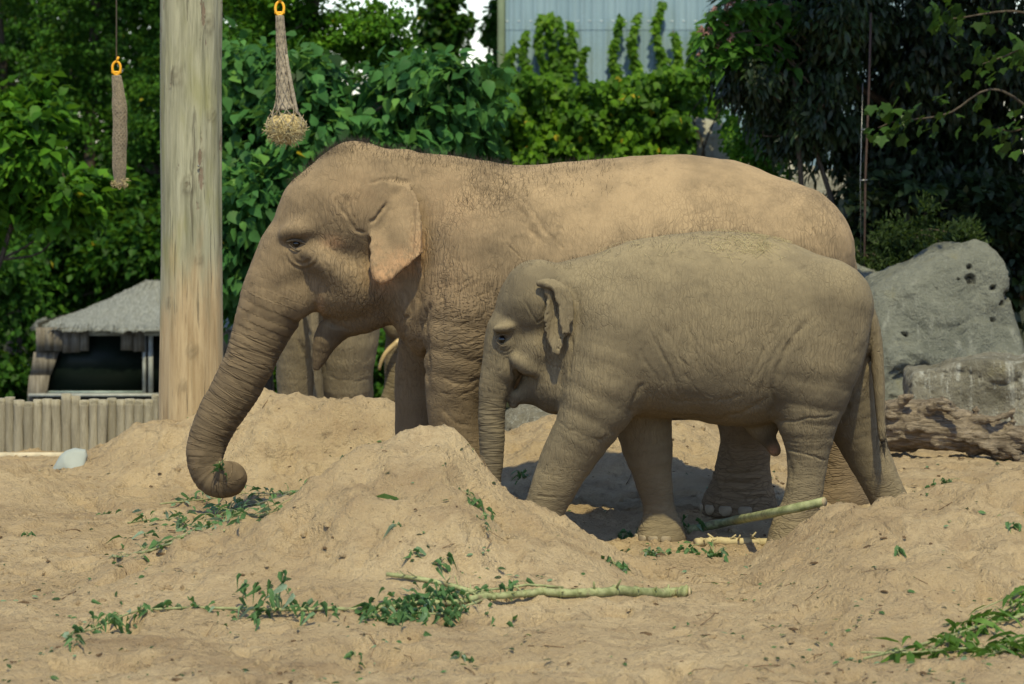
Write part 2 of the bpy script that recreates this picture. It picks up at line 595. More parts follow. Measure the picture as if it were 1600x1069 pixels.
def build_ground():
    xs = np.concatenate([[-400, -200, -100, -50, -25, -14, -9, -7, -6.2, -5.7], np.arange(-5.4, 5.4, 0.027), [5.5, 5.7, 6.2, 7, 9, 14, 25, 50, 100, 200, 400]])
    yf = [14.2]
    while yf[-1] < 27.6:
        yf.append(yf[-1] + 0.0255 * (yf[-1] / 18.0) ** 0.8)
    ys = np.concatenate([[-400, -150, -50, -15, -4, 2, 6, 9, 11, 12.5, 13.4, 13.9], yf, np.arange(28, 36, 0.35), [37, 39, 42, 46, 52, 60, 75, 100, 160, 260, 450]])
    gx, gy = np.meshgrid(xs, ys, indexing='xy')
    X, Y = gx.ravel(), gy.ravel()
    Z = gz(X, Y, True)
    nx, ny = len(xs), len(ys)
    i, j = np.meshgrid(np.arange(ny - 1), np.arange(nx - 1), indexing='ij')
    Q = np.stack([i * nx + j, i * nx + j + 1, (i + 1) * nx + j + 1, (i + 1) * nx + j], -1).reshape(-1, 4)
    t = NT('sand')
    v = t.coord()
    n1 = t.noise(v, 0.9, 4, 0.6)
    n2 = t.noise(v, 5.0, 6, 0.65)
    n3 = t.noise(v, 40.0, 5, 0.7)
    n4 = t.noise(t.mapv(v, (1, 0.6, 1)), 11.0, 5, 0.7, 0.6)
    c = t.mix(t.rng(n1, 0.3, 0.7), (0.46, 0.335, 0.198), (0.62, 0.47, 0.288))
    c = t.mix(t.rng(n2, 0.42, 0.7, 0, 0.7), c, (0.42, 0.30, 0.182))
    c = t.mix(t.rng(n4, 0.62, 0.74, 0, 0.6), c, (0.20, 0.13, 0.075))
    c = t.mix(t.rng(n3, 0.3, 0.7, 0.0, 0.35), c, (0.40, 0.285, 0.172))
    sp = t.vor(v, 70.0, 'F1')
    c = t.mix(t.math('MULTIPLY', t.rng(sp, 0.16, 0.1), t.rng(n4, 0.5, 0.6)), c, (0.14, 0.085, 0.05))
    c = t.mix(t.rng(t.noise(t.mapv(v, (.5, .8, 1), loc=(7, 3, 0)), 0.9, 5, .7), .52, .68, 0, .5), c, (0.25, 0.165, 0.096))
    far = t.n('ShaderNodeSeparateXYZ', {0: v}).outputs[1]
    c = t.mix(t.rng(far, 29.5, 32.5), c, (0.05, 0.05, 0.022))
    b = t.math('ADD', t.math('MULTIPLY', n3, 0.5), n2)
    b = t.math('ADD', b, t.math('MULTIPLY', t.noise(v, 150.0, 3, 0.7), 0.22))
    b = t.math('ADD', b, t.math('MULTIPLY', t.rng(n4, 0.55, 0.75), -0.35))
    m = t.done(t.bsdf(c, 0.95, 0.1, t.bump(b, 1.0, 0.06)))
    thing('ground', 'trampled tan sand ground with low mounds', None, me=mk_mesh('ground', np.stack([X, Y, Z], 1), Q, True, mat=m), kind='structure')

build_ground()
# ================================================================ THE ELEPHANTS
def foot_z(x, y, Y):
    q = W(x, y, Y)
    return g1(q[0], Y) - 0.02

def toenails(root, c, r, angs, size, mat):
    o = np.array(root.location)
    th = np.linspace(0, PI, 9); ph = np.linspace(0, 2 * PI, 12, endpoint=False)
    T, Pm = np.meshgrid(th, ph, indexing='ij')
    S = np.stack([np.sin(T) * np.cos(Pm), np.sin(T) * np.sin(Pm), np.cos(T)], -1).reshape(-1, 3)
    i, j = np.meshgrid(np.arange(8), np.arange(12), indexing='ij')
    Q = np.stack([i * 12 + j, i * 12 + (j + 1) % 12, (i + 1) * 12 + (j + 1) % 12, (i + 1) * 12 + j], -1).reshape(-1, 4)
    for a in angs:
        k = math.radians(a)
        d = np.array([math.cos(k), math.sin(k), 0])
        V = S * np.array([0.30, 1.0, 0.85]) * size
        V = np.stack([V[:, 0] * d[0] - V[:, 1] * d[1], V[:, 0] * d[1] + V[:, 1] * d[0], V[:, 2]], 1)
        V[:, 2] = np.minimum(V[:, 2], size * 0.55)
        part('toenail', mk_mesh('toenail', V, Q, True, mat=mat), root, loc=np.array([c[0], c[1], c[2] + size * 1.0]) + d * (r - size * 0.10) - o)

def skin(name, base, base2, dust, deep, fine=40.0, crack=1.0, pinkc=(0.42, 0.2, 0.12), mott=0.24):
    t = NT(name)
    v = t.coord()
    tr, lg, s, wr = t.attr('trunkw'), t.attr('legw'), t.attr('arc'), t.attr('wr')
    du, pk, dk = t.attr('dustw'), t.attr('pink'), t.attr('dark')
    wv = t.vmath('SUBTRACT', t.noise(v, 5.0, 3, 0.6, out='Color'), (0.5, 0.5, 0.5))
    wsc = t.n('ShaderNodeVectorMath', operation='SCALE'); t.set(wsc.inputs[0], wv); wsc.inputs['Scale'].default_value = 0.09
    v2 = t.vmath('ADD', v, wsc.outputs[0])
    sep = t.n('ShaderNodeSeparateXYZ', {0: v2})
    x, y, z = sep.outputs
    # hide networks: body (upright cells leaning with the shoulder), legs (flat cells), trunk (rings)
    vb = t.mapv(v2, (1.4, 1.0, 0.2), (0, math.radians(-14), 0))
    vl = t.mapv(v2, (0.24, 0.4, 1.35), (0, math.radians(-16), 0))
    q = t.math('ADD', t.math('MULTIPLY', x, 0.83), t.math('MULTIPLY', z, -0.55))
    cv = t.n('ShaderNodeCombineXYZ', {0: t.math('MULTIPLY', s, 1.0), 1: t.math('MULTIPLY', y, 0.09), 2: t.math('MULTIPLY', q, 0.09)})
    vt = cv.outputs[0]
    def net(sc):
        b_ = t.vor(vb, sc); l_ = t.vor(vl, sc); t_ = t.vor(vt, sc)
        return t.mixf(tr, t.mixf(lg, b_, l_), t_)
    f1 = net(fine)
    f2 = net(fine * 0.5)
    nz = t.noise(v, 2.6, 3, 0.55)
    nz2 = t.noise(v, 9.0, 5, 0.65)
    c1 = t.rng(f1, 0.0, 0.13)
    c2 = t.rng(f2, 0.0, 0.085)
    amt = t.math('MULTIPLY', wr, t.rng(nz, 0.32, 0.62, 0.35, 1.0))
    h = t.math('ADD', t.math('MULTIPLY', c1, t.math('MULTIPLY', amt, 0.55)), t.math('MULTIPLY', c2, t.math('MULTIPLY', amt, 0.7)))
    h = t.math('ADD', h, t.math('MULTIPLY', t.noise(v, 120.0, 4, 0.7), 0.30))
    h = t.math('ADD', h, t.math('MULTIPLY', nz2, 0.25))
    col = t.mix(t.rng(nz, 0.35, 0.68), base, base2)
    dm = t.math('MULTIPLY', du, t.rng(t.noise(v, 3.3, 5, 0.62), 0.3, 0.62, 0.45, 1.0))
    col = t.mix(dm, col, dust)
    col = t.mix(t.rng(t.noise(v, 5.5, 5, .68), 0.54, 0.7, 0, mott), col, t.mix(0.35, base, deep))
    col = t.mix(t.rng(nz2, 0.56, 0.74, 0, 0.4), col, t.mix(0.5, base, deep))
    col = t.mix(t.rng(t.noise(v, 38.0, 4, 0.75), 0.6, 0.75, 0, 0.16), col, deep)
    pm = t.math('MULTIPLY', pk, t.rng(t.noise(v, 30.0, 3, 0.7), 0.36, 0.55, 0.35, 0.95))
    col = t.mix(pm, col, pinkc)
    cm = t.math('MULTIPLY', t.math('SUBTRACT', 1.0, t.math('MULTIPLY', c1, c2)), t.math('MULTIPLY', amt, 0.55 * crack))
    col = t.mix(cm, col, deep)
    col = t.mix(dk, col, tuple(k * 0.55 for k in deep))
    return t.done(t.bsdf(col, 0.88, 0.18, t.bump(h, min(1.0, 0.85 * crack), 0.0095)))

def px_of(V):
    return (CX + V[:, 0] / V[:, 1] * FPX, HY + (CAMH - V[:, 2]) / V[:, 1] * FPX)

def seg_dist(px, py, line):
    d = np.full(len(px), 1e9)
    u = np.zeros(len(px))
    L = np.asarray(spline(np.array(line, dtype=float), max(3, len(line) * 5)))
    for i in range(len(L) - 1):
        a, b = L[i], L[i + 1]
        e = b - a
        h = np.clip(((px - a[0]) * e[0] + (py - a[1]) * e[1]) / (e @ e + 1e-9), 0, 1)
        dd = np.hypot(px - a[0] - h * e[0], py - a[1] - h * e[1])
        m = dd < d
        d[m] = dd[m]
        u[m] = ((i + h) / (len(L) - 1))[m]
    return d, u

def grooves(V, N, yc, G):
    """folds of the hide: polylines measured on the near flank, (points, width px, depth m)"""
    px, py = px_of(V)
    out = np.zeros(len(V))
    near = (N[:, 1] < 0.35) & (V[:, 1] < yc + 0.05)
    wx, wy = fbm(V * 9.0, 3), fbm(V * 9.0 + 40, 3)
    px, py = px + 3.2 * wx, py + 3.2 * wy
    vary = np.clip(0.8 + 0.55 * noise3(V * 14.0 + 9), 0.25, 1.3)
    for (line, w, dep) in G:
        L = np.array(line)
        m = near & (px > L[:, 0].min() - 4 * w) & (px < L[:, 0].max() + 4 * w) & (py > L[:, 1].min() - 4 * w) & (py < L[:, 1].max() + 4 * w)
        ix = np.flatnonzero(m)
        if not len(ix): continue
        d, u = seg_dist(px[ix], py[ix], line)
        end = sstep(0, 0.12, u) * sstep(1, 0.85, u)
        prof = -np.exp(-(d / w) ** 2) + 0.16 * np.exp(-((d - 2.2 * w) / (1.4 * w)) ** 2)
        out[ix] += dep * end * prof * vary[ix]
    return out

def eyeball(root, c, r, name='eye', facing=-1):
    """a small dark eye with wet gloss and two lid rims"""
    n, m = 20, 14
    th = np.linspace(0, PI, m)
    ph = np.linspace(0, 2 * PI, n, endpoint=False)
    T, Pm = np.meshgrid(th, ph, indexing='ij')
    V = np.stack([np.sin(T) * np.cos(Pm), np.cos(T) * facing, np.sin(T) * np.sin(Pm)], -1).reshape(-1, 3) * r
    i, j = np.meshgrid(np.arange(m - 1), np.arange(n), indexing='ij')
    Q = np.stack([i * n + j, i * n + (j + 1) % n, (i + 1) * n + (j + 1) % n, (i + 1) * n + j], -1).reshape(-1, 4)
    return part(name, mk_mesh('eye', V, Q, True, mat=M_EYE), root, loc=np.array(c) - np.array(root.location))

M_EYE = NT('eye')
_v = M_EYE.coord()
_r = M_EYE.vmath('LENGTH', M_EYE.vmath('MULTIPLY', _v, (1, 0, 1)), out='Value')
M_EYE = M_EYE.done(M_EYE.bsdf(M_EYE.mix(M_EYE.rng(_r, 0.016, 0.020), (0.003, 0.002, 0.002), (0.016, 0.009, 0.005)), 0.12, 0.6))
M_HAIR = simple('elephant_hair', (0.03, 0.022, 0.016), 0.6, 0.3)
M_MOUTH = simple('mouth', (0.16, 0.055, 0.045), 0.5, 0.4)
M_NAIL = simple('toenail', (0.27, 0.215, 0.145), .6, .3)
M_TUSK = simple('tusk', (0.40, 0.29, 0.15), 0.35, 0.4)

def hair_mesh(pts, nor, length, name, rad=0.0016, lean=(0, 0, 0.3)):
    mb = MB()
    for p, n, l in zip(pts, nor, length):
        d = unit(n + np.array(lean) + RNG.normal(size=3) * 0.35)
        e = unit(d + RNG.normal(size=3) * 0.4)
        V, F = tube([p - d * 0.01, p + d * l * 0.5, p + d * l * 0.5 + e * l * 0.5], [rad, rad * 0.8, rad * 0.3], 3, cap=False)
        mb.add(V, F)
    return mb.mesh(name, M_HAIR)

def eye_rings(V, px, py, cx, cy, rx, ry, yc, lid, amp=0.006):
    """socket, bulging lids and the bags of skin round the eye"""
    near = V[:, 1] < yc
    # the eye sits in a hollow under the brow; a pouch of folded skin hangs below it
    bx, by = cx + 0.22 * rx, cy + 0.75 * ry
    e = np.hypot((px - bx) / (1.15 * rx), (py - by) / (1.1 * ry))
    low = sstep(-0.5, 0.35, (py - by) / ry + 0.25 * (px - bx) / rx)
    sc = rx / 18.0
    d = sc * 0.016 * np.exp(-(e / 0.75) ** 2)
    d += amp * np.cos(e * 2 * PI * 2.0 + 0.9 * noise3(V * 12)) * sstep(0.30, 0.6, e) * sstep(1.75, 1.0, e) * low
    h = np.hypot((px - cx + 0.25 * rx) / (1.05 * rx), (py - cy + 0.3 * ry) / (0.62 * ry))
    d -= sc * (1.0 if sc > .9 else 0.45) * 0.016 * np.exp(-(h / 0.9) ** 2)
    b = np.hypot((px - cx - 0.1 * rx) / (1.6 * rx), (py - cy + 1.55 * ry) / (0.6 * ry))
    d += sc * (1.0 if sc > .9 else 0.35) * 0.014 * np.exp(-(b / 0.9) ** 2)
    return d * near

def finish(name, root, prims, h, yc, spec, sub=1):
    V, Q = sdf_mesh(prims, h, sub)
    N = vnormals(V, Q)
    px, py = px_of(V)
    n = len(V)
    # where is trunk, where is leg
    tw = np.zeros(n); arc = np.zeros(n); lw = np.zeros(n)
    tr = spec['trunk']
    m = np.flatnonzero(np.all((V > tr.lo - 0.1) & (V < tr.hi + 0.1), axis=1))
    d, s = tr.sd(V[m].astype(np.float32), True)
    tw[m] = sstep(0.09, 0.02, d) * sstep(spec.get('tstart', 0.0), spec.get('tstart', 0.0) + 0.35, s)
    arc[m] = s
    for lg in spec['legs']:
        m = np.flatnonzero(np.all((V > lg.lo - 0.1) & (V < lg.hi + 0.1), axis=1))
        d = lg.sd(V[m].astype(np.float32))
        lw[m] = np.maximum(lw[m], sstep(0.06, 0.01, d) * sstep(spec['legtop'], spec['legtop'] - 0.35, V[m, 2]))
    lw0 = lw.copy()
    for (cx, cy, rx, ry, val) in spec.get('legspots', []):
        lw = np.maximum(lw, val * np.exp(-((px - cx) / rx) ** 2 - ((py - cy) / ry) ** 2))
    D = 0.010 * fbm(V * 2.3, 3) + 0.0035 * fbm(V * 8.0, 3)
    wv = fbm(V * 3.5 + 5, 2)
    D += tw * spec.get('ring', 0.004) * (np.abs(np.sin(PI * (arc / spec.get('ringstep', 0.05) + 0.95 * wv))) ** 0.6 - 0.6)
    D += lw0 * 0.0012 * (np.abs(np.sin(PI * (V[:, 2] / 0.06 + 0.9 * wv))) ** 0.6 - 0.6)
    D += grooves(V, N, yc, spec['grooves'])
    for (ex, ey, rx, ry) in spec.get('eyes', []):
        D += eye_rings(V, px, py, ex, ey, rx, ry, yc, None, spec.get('eyeamp', 0.006))
    V = V + N * D[:, None]
    N = vnormals(V, Q)
    wr = np.ones(n) * spec.get('wr0', 0.5)
    for (cx, cy, rx, ry, val) in spec.get('wrspots', []):
        g = np.exp(-((px - cx) / rx) ** 2 - ((py - cy) / ry) ** 2)
        wr = wr * (1 - g) + val * g
    wr = np.maximum(wr, 0.95 * tw)
    wr = np.maximum(wr, spec.get('wrleg', 0.7) * lw0)
    pink = np.zeros(n)
    for (cx, cy, rx, ry, val) in spec.get('pinks', []):
        pink = np.maximum(pink, val * np.exp(-((px - cx) / rx) ** 2 - ((py - cy) / ry) ** 2) * (V[:, 1] < yc))
    dark = np.zeros(n)  # mask for dark hide spots, some of them painted shade
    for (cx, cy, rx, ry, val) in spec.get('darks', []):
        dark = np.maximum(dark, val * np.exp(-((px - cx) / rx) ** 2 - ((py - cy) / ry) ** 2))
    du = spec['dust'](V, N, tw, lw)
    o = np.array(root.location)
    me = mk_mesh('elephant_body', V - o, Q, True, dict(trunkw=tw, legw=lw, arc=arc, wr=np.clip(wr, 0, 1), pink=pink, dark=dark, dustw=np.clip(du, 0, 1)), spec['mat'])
    body = part('body', me, root)
    return body, V, N

# ---------------------------------------------------------------- mother
def build_mother():
    Y0 = 21.6
    s = Y0 / FPX
    root = thing('elephant', 'large tan adult elephant standing with its trunk curled down to the sand', 'elephant', (W(950, 0, Y0)[0], Y0, 0), 'elephants in the sandy enclosure')
    def p(x, y, dy=0.0): return W(x, y, Y0 + dy)
    rows = [(575, 320, 420, .14), (620, 246, 498, .25), (660, 240, 535, .31), (705, 242, 565, .40), (760, 252, 592, .50), (825, 258, 615, .58), (900, 251, 640, .63),
            (1000, 244, 655, .66), (1080, 242, 655, .65), (1150, 252, 648, .61), (1210, 275, 640, .55), (1256, 309, 615, .47), (1290, 358, 590, .36), (1312, 415, 575, .24), (1328, 468, 550, .1), (1332, 505, 530, .02)]
    loft = Loft([(W(x, 0, Y0)[0], W(0, t, Y0)[2], W(0, b, Y0)[2], w) for (x, t, b, w) in rows], Y0, 0.1, 2.3, 0.16)
    def chain(pts, k=0.08, n=12, zmin=None):
        if zmin is not None: zmin = foot_z(pts[-1][0], 0, Y0 + pts[-1][3])
        return Chain([p(x, y, dy) for (x, y, r, dy) in pts], [r * s for (x, y, r, dy) in pts], n, k, zmin)
    nf = chain([(760, 400, 92, -.22), (742, 490, 80, -.32), (718, 575, 54, -.38), (711, 640, 44, -.38), (716, 700, 41, -.38), (722, 760, 44, -.38), (724, 800, 49, -.38)], 0.12, 14, 0.0)
    ff = chain([(700, 480, 64, .30), (662, 570, 44, .38), (655, 650, 38, .38), (658, 720, 38, .38), (660, 770, 44, .38)], 0.1, 12, 0.0)
    nh = chain([(1225, 400, 110, -.2), (1190, 520, 90, -.32), (1172, 610, 62, -.36), (1168, 680, 41, -.36), (1160, 735, 43, -.36), (1157, 785, 54, -.36), (1155, 800, 59, -.36), (1155, 825, 60, -.36)], 0.12, 14, 0.0)
    fh = chain([(1230, 420, 110, .2), (1275, 560, 86, .34), (1296, 640, 60, .4), (1308, 710, 47, .4), (1312, 755, 48, .4), (1310, 782, 54, .4), (1310, 805, 55, .4)], 0.12, 14, 0.04)
    trunk = chain([(458, 400, 56, 0), (440, 440, 54, 0), (425, 478, 51, 0), (407, 520, 44, 0), (387, 570, 40.5, 0), (365, 612, 37, 0), (342, 650, 34, 0), (326, 685, 31, 0), (320, 712, 29, -.01), (324, 736, 26.5, -.02),
                   (338, 751, 26, -.04), (355, 750, 27, -.06), (359, 746, 26, -.07), (354, 742, 22, -.09)], 0.05, 44)
    jaw = chain([(612, 450, 46, 0), (570, 480, 42, 0), (535, 502, 29, 0), (512, 528, 21, 0), (501, 555, 12.5, 0), (495, 573, 6, 0)], 0.025, 14)
    prims = [loft,
             Ell(p(556, 328), (100 * s, .37, 98 * s), 0, 0.08),
             Ell(p(553, 274, -.11), (52 * s, .17, 51 * s), 0, 0.09, Y0),
             Ell(p(552, 440), (82 * s, .31, 66 * s), 0.1, 0.08),
             Chain([p(500, 335), p(472, 390), p(458, 420)], [64 * s, 60 * s, 54 * s], 6, 0.08),
             Ell(p(606, 288), (52 * s, .2, 48 * s), 0, 0.1),
             trunk,
             Ell(p(462, 462, -.10), (34 * s, .11, 36 * s), 0, 0.05, Y0),
             Ell(p(468, 358, -.235), (30 * s, .055, 13 * s), math.radians(20), 0.07, Y0),
             Ell(p(515, 418, -.25), (45 * s, .1, 20 * s), math.radians(-40), 0.08, Y0),
             jaw, nf, ff, nh, fh,
             Ell(p(652, 488), (36 * s, .27, 68 * s), 0.2, 0.09),
             chain([(1338, 450, 16, 0), (1352, 520, 12, .02), (1354, 600, 8, .03), (1352, 660, 5, .03)], 0.05, 10)]
    # ears: hinged on a slanting line, hanging and flaring off the neck
    ear = [(594, 284), (640, 287), (652, 300), (659, 322), (664, 360), (666, 396), (656, 404), (643, 414), (628, 427), (610, 441), (596, 447), (585, 441), (577, 420), (574, 392), (573, 366), (580, 345), (594, 322), (600, 305)]
    earp = [(p(x, y)[0] * (Y0 - .4) / Y0, p(x, y, -.4)[2]) for (x, y) in ear]
    h0, h1 = np.array(earp[16]), np.array(earp[1])
    def surf(X, Z):
        u = (X - h0[0]) / (h1[0] - h0[0] + 1e-6)
        down = np.clip((h0[1] + (h1[1] - h0[1]) * np.clip(u, 0, 1)) - Z, 0, 1)
        e = -(0.250 + 0.62 * down - 0.55 * down ** 2)
        rt = np.clip((X - (W(640, 0, Y0 - .4)[0])) / 0.11, 0, 1)
        e = e + 0.011 * np.sin(rt * 9.5) * sstep(0.03, 0.25, down) * (rt > 0)
        e = e - 0.02 * np.sin(np.clip((Z - h0[1] + 0.62) / 0.35, 0, 1) * PI) - 0.03 * rt
        e = e + 0.010 * np.sin(X * 24 + Z * 8) * sstep(.05, .2, down) + 0.0 * Z
        return e
    prims.append(Sheet(earp, surf, 0.0175, Y0, 0.03))
    G = [([(606, 315), (592, 336), (578, 352)], 2.2, .02), ([(520, 308), (540, 338), (556, 358), (572, 366)], 2.4, .012), ([(541, 305), (550, 335), (560, 358)], 2.0, .008),
         ([(532, 346), (546, 366)], 1.8, .006), ([(575, 285), (597, 279), (620, 281), (642, 288)], 2.0, .010),
         ([(742, 262), (785, 296), (822, 345), (845, 385)], 6, .016), ([(765, 262), (805, 300), (840, 345), (870, 380)], 4, .008),
         ([(628, 450), (640, 480), (632, 520), (640, 560)], 3.5, .012), ([(655, 400), (660, 440), (655, 480)], 3, .012), ([(672, 470), (664, 510), (668, 560), (668, 610)], 4, .02),
         ([(700, 440), (688, 480), (680, 520)], 3, .008), ([(720, 450), (712, 480), (700, 520), (690, 560)], 3, .007),
         ([(490, 474), (500, 492), (520, 508), (550, 517)], 3, .012), ([(500, 470), (515, 485), (535, 497)], 2, .005),
         ([(505, 390), (520, 408), (528, 430)], 2.2, .008), ([(498, 398), (510, 418), (513, 440)], 2.2, .007), ([(515, 385), (535, 410), (548, 440)], 2.0, .005),
         ([(545, 380), (556, 410), (566, 440)], 1.8, .004), ([(558, 375), (570, 405), (580, 440)], 1.8, .004),
         ([(450, 500), (462, 505), (474, 498)], 2.0, .008),
         ([(690, 590), (720, 600), (750, 590)], 2.5, .007), ([(685, 612), (720, 618), (752, 604)], 2.5, .006), ([(690, 640), (715, 660), (750, 670)], 2.5, .006), ([(686, 655), (712, 680), (745, 700)], 2.5, .006),
         ([(1195, 300), (1230, 325), (1262, 350), (1285, 390)], 2.0, .005), ([(1220, 300), (1250, 330), (1272, 365)], 2.0, .005)]
    rg = np.random.default_rng(14)
    for q in range(60):
        x, y = rg.uniform(500, 625), rg.uniform(395, 500)
        G.append(([(x, y), (x + 8, y + 16), (x + rg.uniform(14, 22), y + rg.uniform(28, 44))], 1.2, .0032))
    for q in range(70):
        x, y = rg.uniform(668, 770), rg.uniform(430, 620)
        sl = (640 - y) / 260.0
        G.append(([(x, y), (x + 16, y - 9 * sl - 2), (x + rg.uniform(30, 46), y - 26 * sl)], 1.3, .0036))
    for q in range(40):
        x, y = rg.uniform(740, 900), rg.uniform(300, 400)
        G.append(([(x, y), (x + 8, y + 14), (x + 20, y + rg.uniform(24, 40))], 1.3, .003))
    for q in range(36):
        x, y = rg.uniform(640, 740), rg.uniform(300, 450)
        G.append(([(x, y), (x - 3, y + 18), (x - rg.uniform(2, 10), y + rg.uniform(34, 50))], 1.2, .0026))
    for q in range(24):
        x, y = rg.uniform(470, 560), rg.uniform(290, 420)
        G.append(([(x, y), (x + 9, y + 12), (x + 14, y + 26)], 1.2, .0026))
    for q in range(7):
        x0 = 1085 + q * 11
        G.append(([(x0, 318 + 7 * (q % 3)), (x0 + 4, 345), (x0 - 2, 372)], 1.5, .004))
    for q in range(5):
        yq = 735 + q * 14
        G.append(([(1108, yq), (1150, yq + 6), (1205, yq - 2)], 2.2, .007))
        G.append(([(1295, yq - 18), (1325, yq - 12), (1350, yq - 20)], 2.2, .007))
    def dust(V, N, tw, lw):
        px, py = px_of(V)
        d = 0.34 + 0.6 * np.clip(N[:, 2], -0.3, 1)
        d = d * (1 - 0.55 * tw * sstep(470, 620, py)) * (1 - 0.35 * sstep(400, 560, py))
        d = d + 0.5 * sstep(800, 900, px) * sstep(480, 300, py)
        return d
    spec = dict(trunk=trunk, tstart=0.06, legs=[nf, ff, nh, fh], legtop=0.75, grooves=G, eyes=[(469, 386, 18, 16)], eyeamp=0.0055, ring=0.0048, ringstep=0.039,
                wr0=0.42, wrleg=0.72, legspots=[(720, 560, 75, 90, 1.0), (690, 500, 40, 60, .8)],
                wrspots=[(720, 520, 90, 120, 1.0), (780, 350, 60, 90, .75), (600, 470, 70, 60, .75), (540, 420, 60, 70, .5), (520, 300, 70, 60, .5), (1120, 345, 60, 35, .7), (1265, 350, 45, 55, .5),
                         (960, 310, 140, 60, .15), (1100, 270, 130, 30, .06), (1180, 320, 60, 40, .25), (610, 370, 40, 70, .12), (650, 300, 60, 40, .45)],
                pinks=[(600, 432, 22, 22, 1.0), (630, 410, 30, 20, .9), (655, 385, 14, 30, .7), (590, 400, 16, 30, .35), (520, 378, 16, 10, .7), (500, 480, 6, 16, .5), (700, 330, 70, 60, .16), (690, 430, 60, 60, .14), (560, 300, 50, 40, .12)],
                darks=[(460, 378, 17, 9, .62), (470, 395, 22, 16, .28), (480, 424, 26, 10, .25), (447, 365, 10, 12, .3), (640, 250, 60, 10, .25), (525, 235, 30, 12, .5), (760, 255, 60, 8, .3), (520, 525, 30, 14, .45), (505, 545, 18, 30, .35)],  # includes shade painted round the eye socket and beneath the jaw
                dust=dust, mat=skin('adult_elephant_hide', (0.112, 0.081, 0.051), (0.153, 0.109, 0.067), (0.35, 0.246, 0.143), (0.045, 0.032, 0.021), 34.0, 1.0, (0.45, 0.26, 0.14), 0.09))
    body, V, N = finish('elephant', root, prims, 0.0205, Y0, spec)
    # eye on the near side and its twin
    for side in (-1, 1):
        px_, py_ = px_of(V)
        m = np.hypot(px_ - 463, py_ - 380) < 6
        yy = V[m & (V[:, 1] < Y0), 1].min() - Y0
        c = W(463, 381, Y0 + yy)
        c[1] = Y0 + side * (abs(yy) + 0.002 - 0.020)
        eyeball(root, c, 0.023, facing=side)
        mb = MB()
        for (x0, x1, yb, bow, r) in ((448, 480, 380, -5, .0105), (451, 478, 384, 7, .006)):
            xs = np.linspace(x0, x1, 12)
            pts = []
            for i, x in enumerate(xs):
                tt = i / 11
                q = W(x, yb + bow * math.sin(PI * tt) + 5 * (tt - .4), Y0 + yy)
                q[1] = Y0 + side * (abs(yy) + 0.006 - 0.010 * abs(2 * tt - 1) ** 2 - (0.004 if bow > 12 else 0))
                pts.append(q)
            V_, F_ = tube(pts, [r * (0.35 + 0.65 * math.sin(PI * (i + .5) / 12)) for i in range(12)], 8)
            mb.add(V_, F_)
        part('eyelid', mb.mesh('eyelid', M_LID, origin=root.location), root)
    c = p(1155, 800, -.36); c[2] = foot_z(1155, 800, Y0 - .36) + .01
    toenails(root, c, 59 * s, (185, 215, 245, 275), .045, M_NAIL)
    # short dark bristles along crown, nape and back
    px_, py_ = px_of(V)
    m = np.flatnonzero((N[:, 2] > 0.62) & (px_ > 440) & (px_ < 960) & (py_ < 330))
    w = np.where(px_[m] < 800, 1.0, 0.35) * np.where((px_[m] > 500) & (px_[m] < 575), 2.0, 1.0)
    pick = RNG.choice(m, 2600, replace=False, p=w / w.sum())
    part('hair', hair_mesh(V[pick] - np.array(root.location), N[pick], RNG.uniform(.015, .055, len(pick)), 'hair', 0.001), root, kind='stuff')
    return root

M_LID = simple('eyelid', (0.085, 0.064, 0.043), 0.75, 0.25, 0.3, 60, 0.5, 0.003)

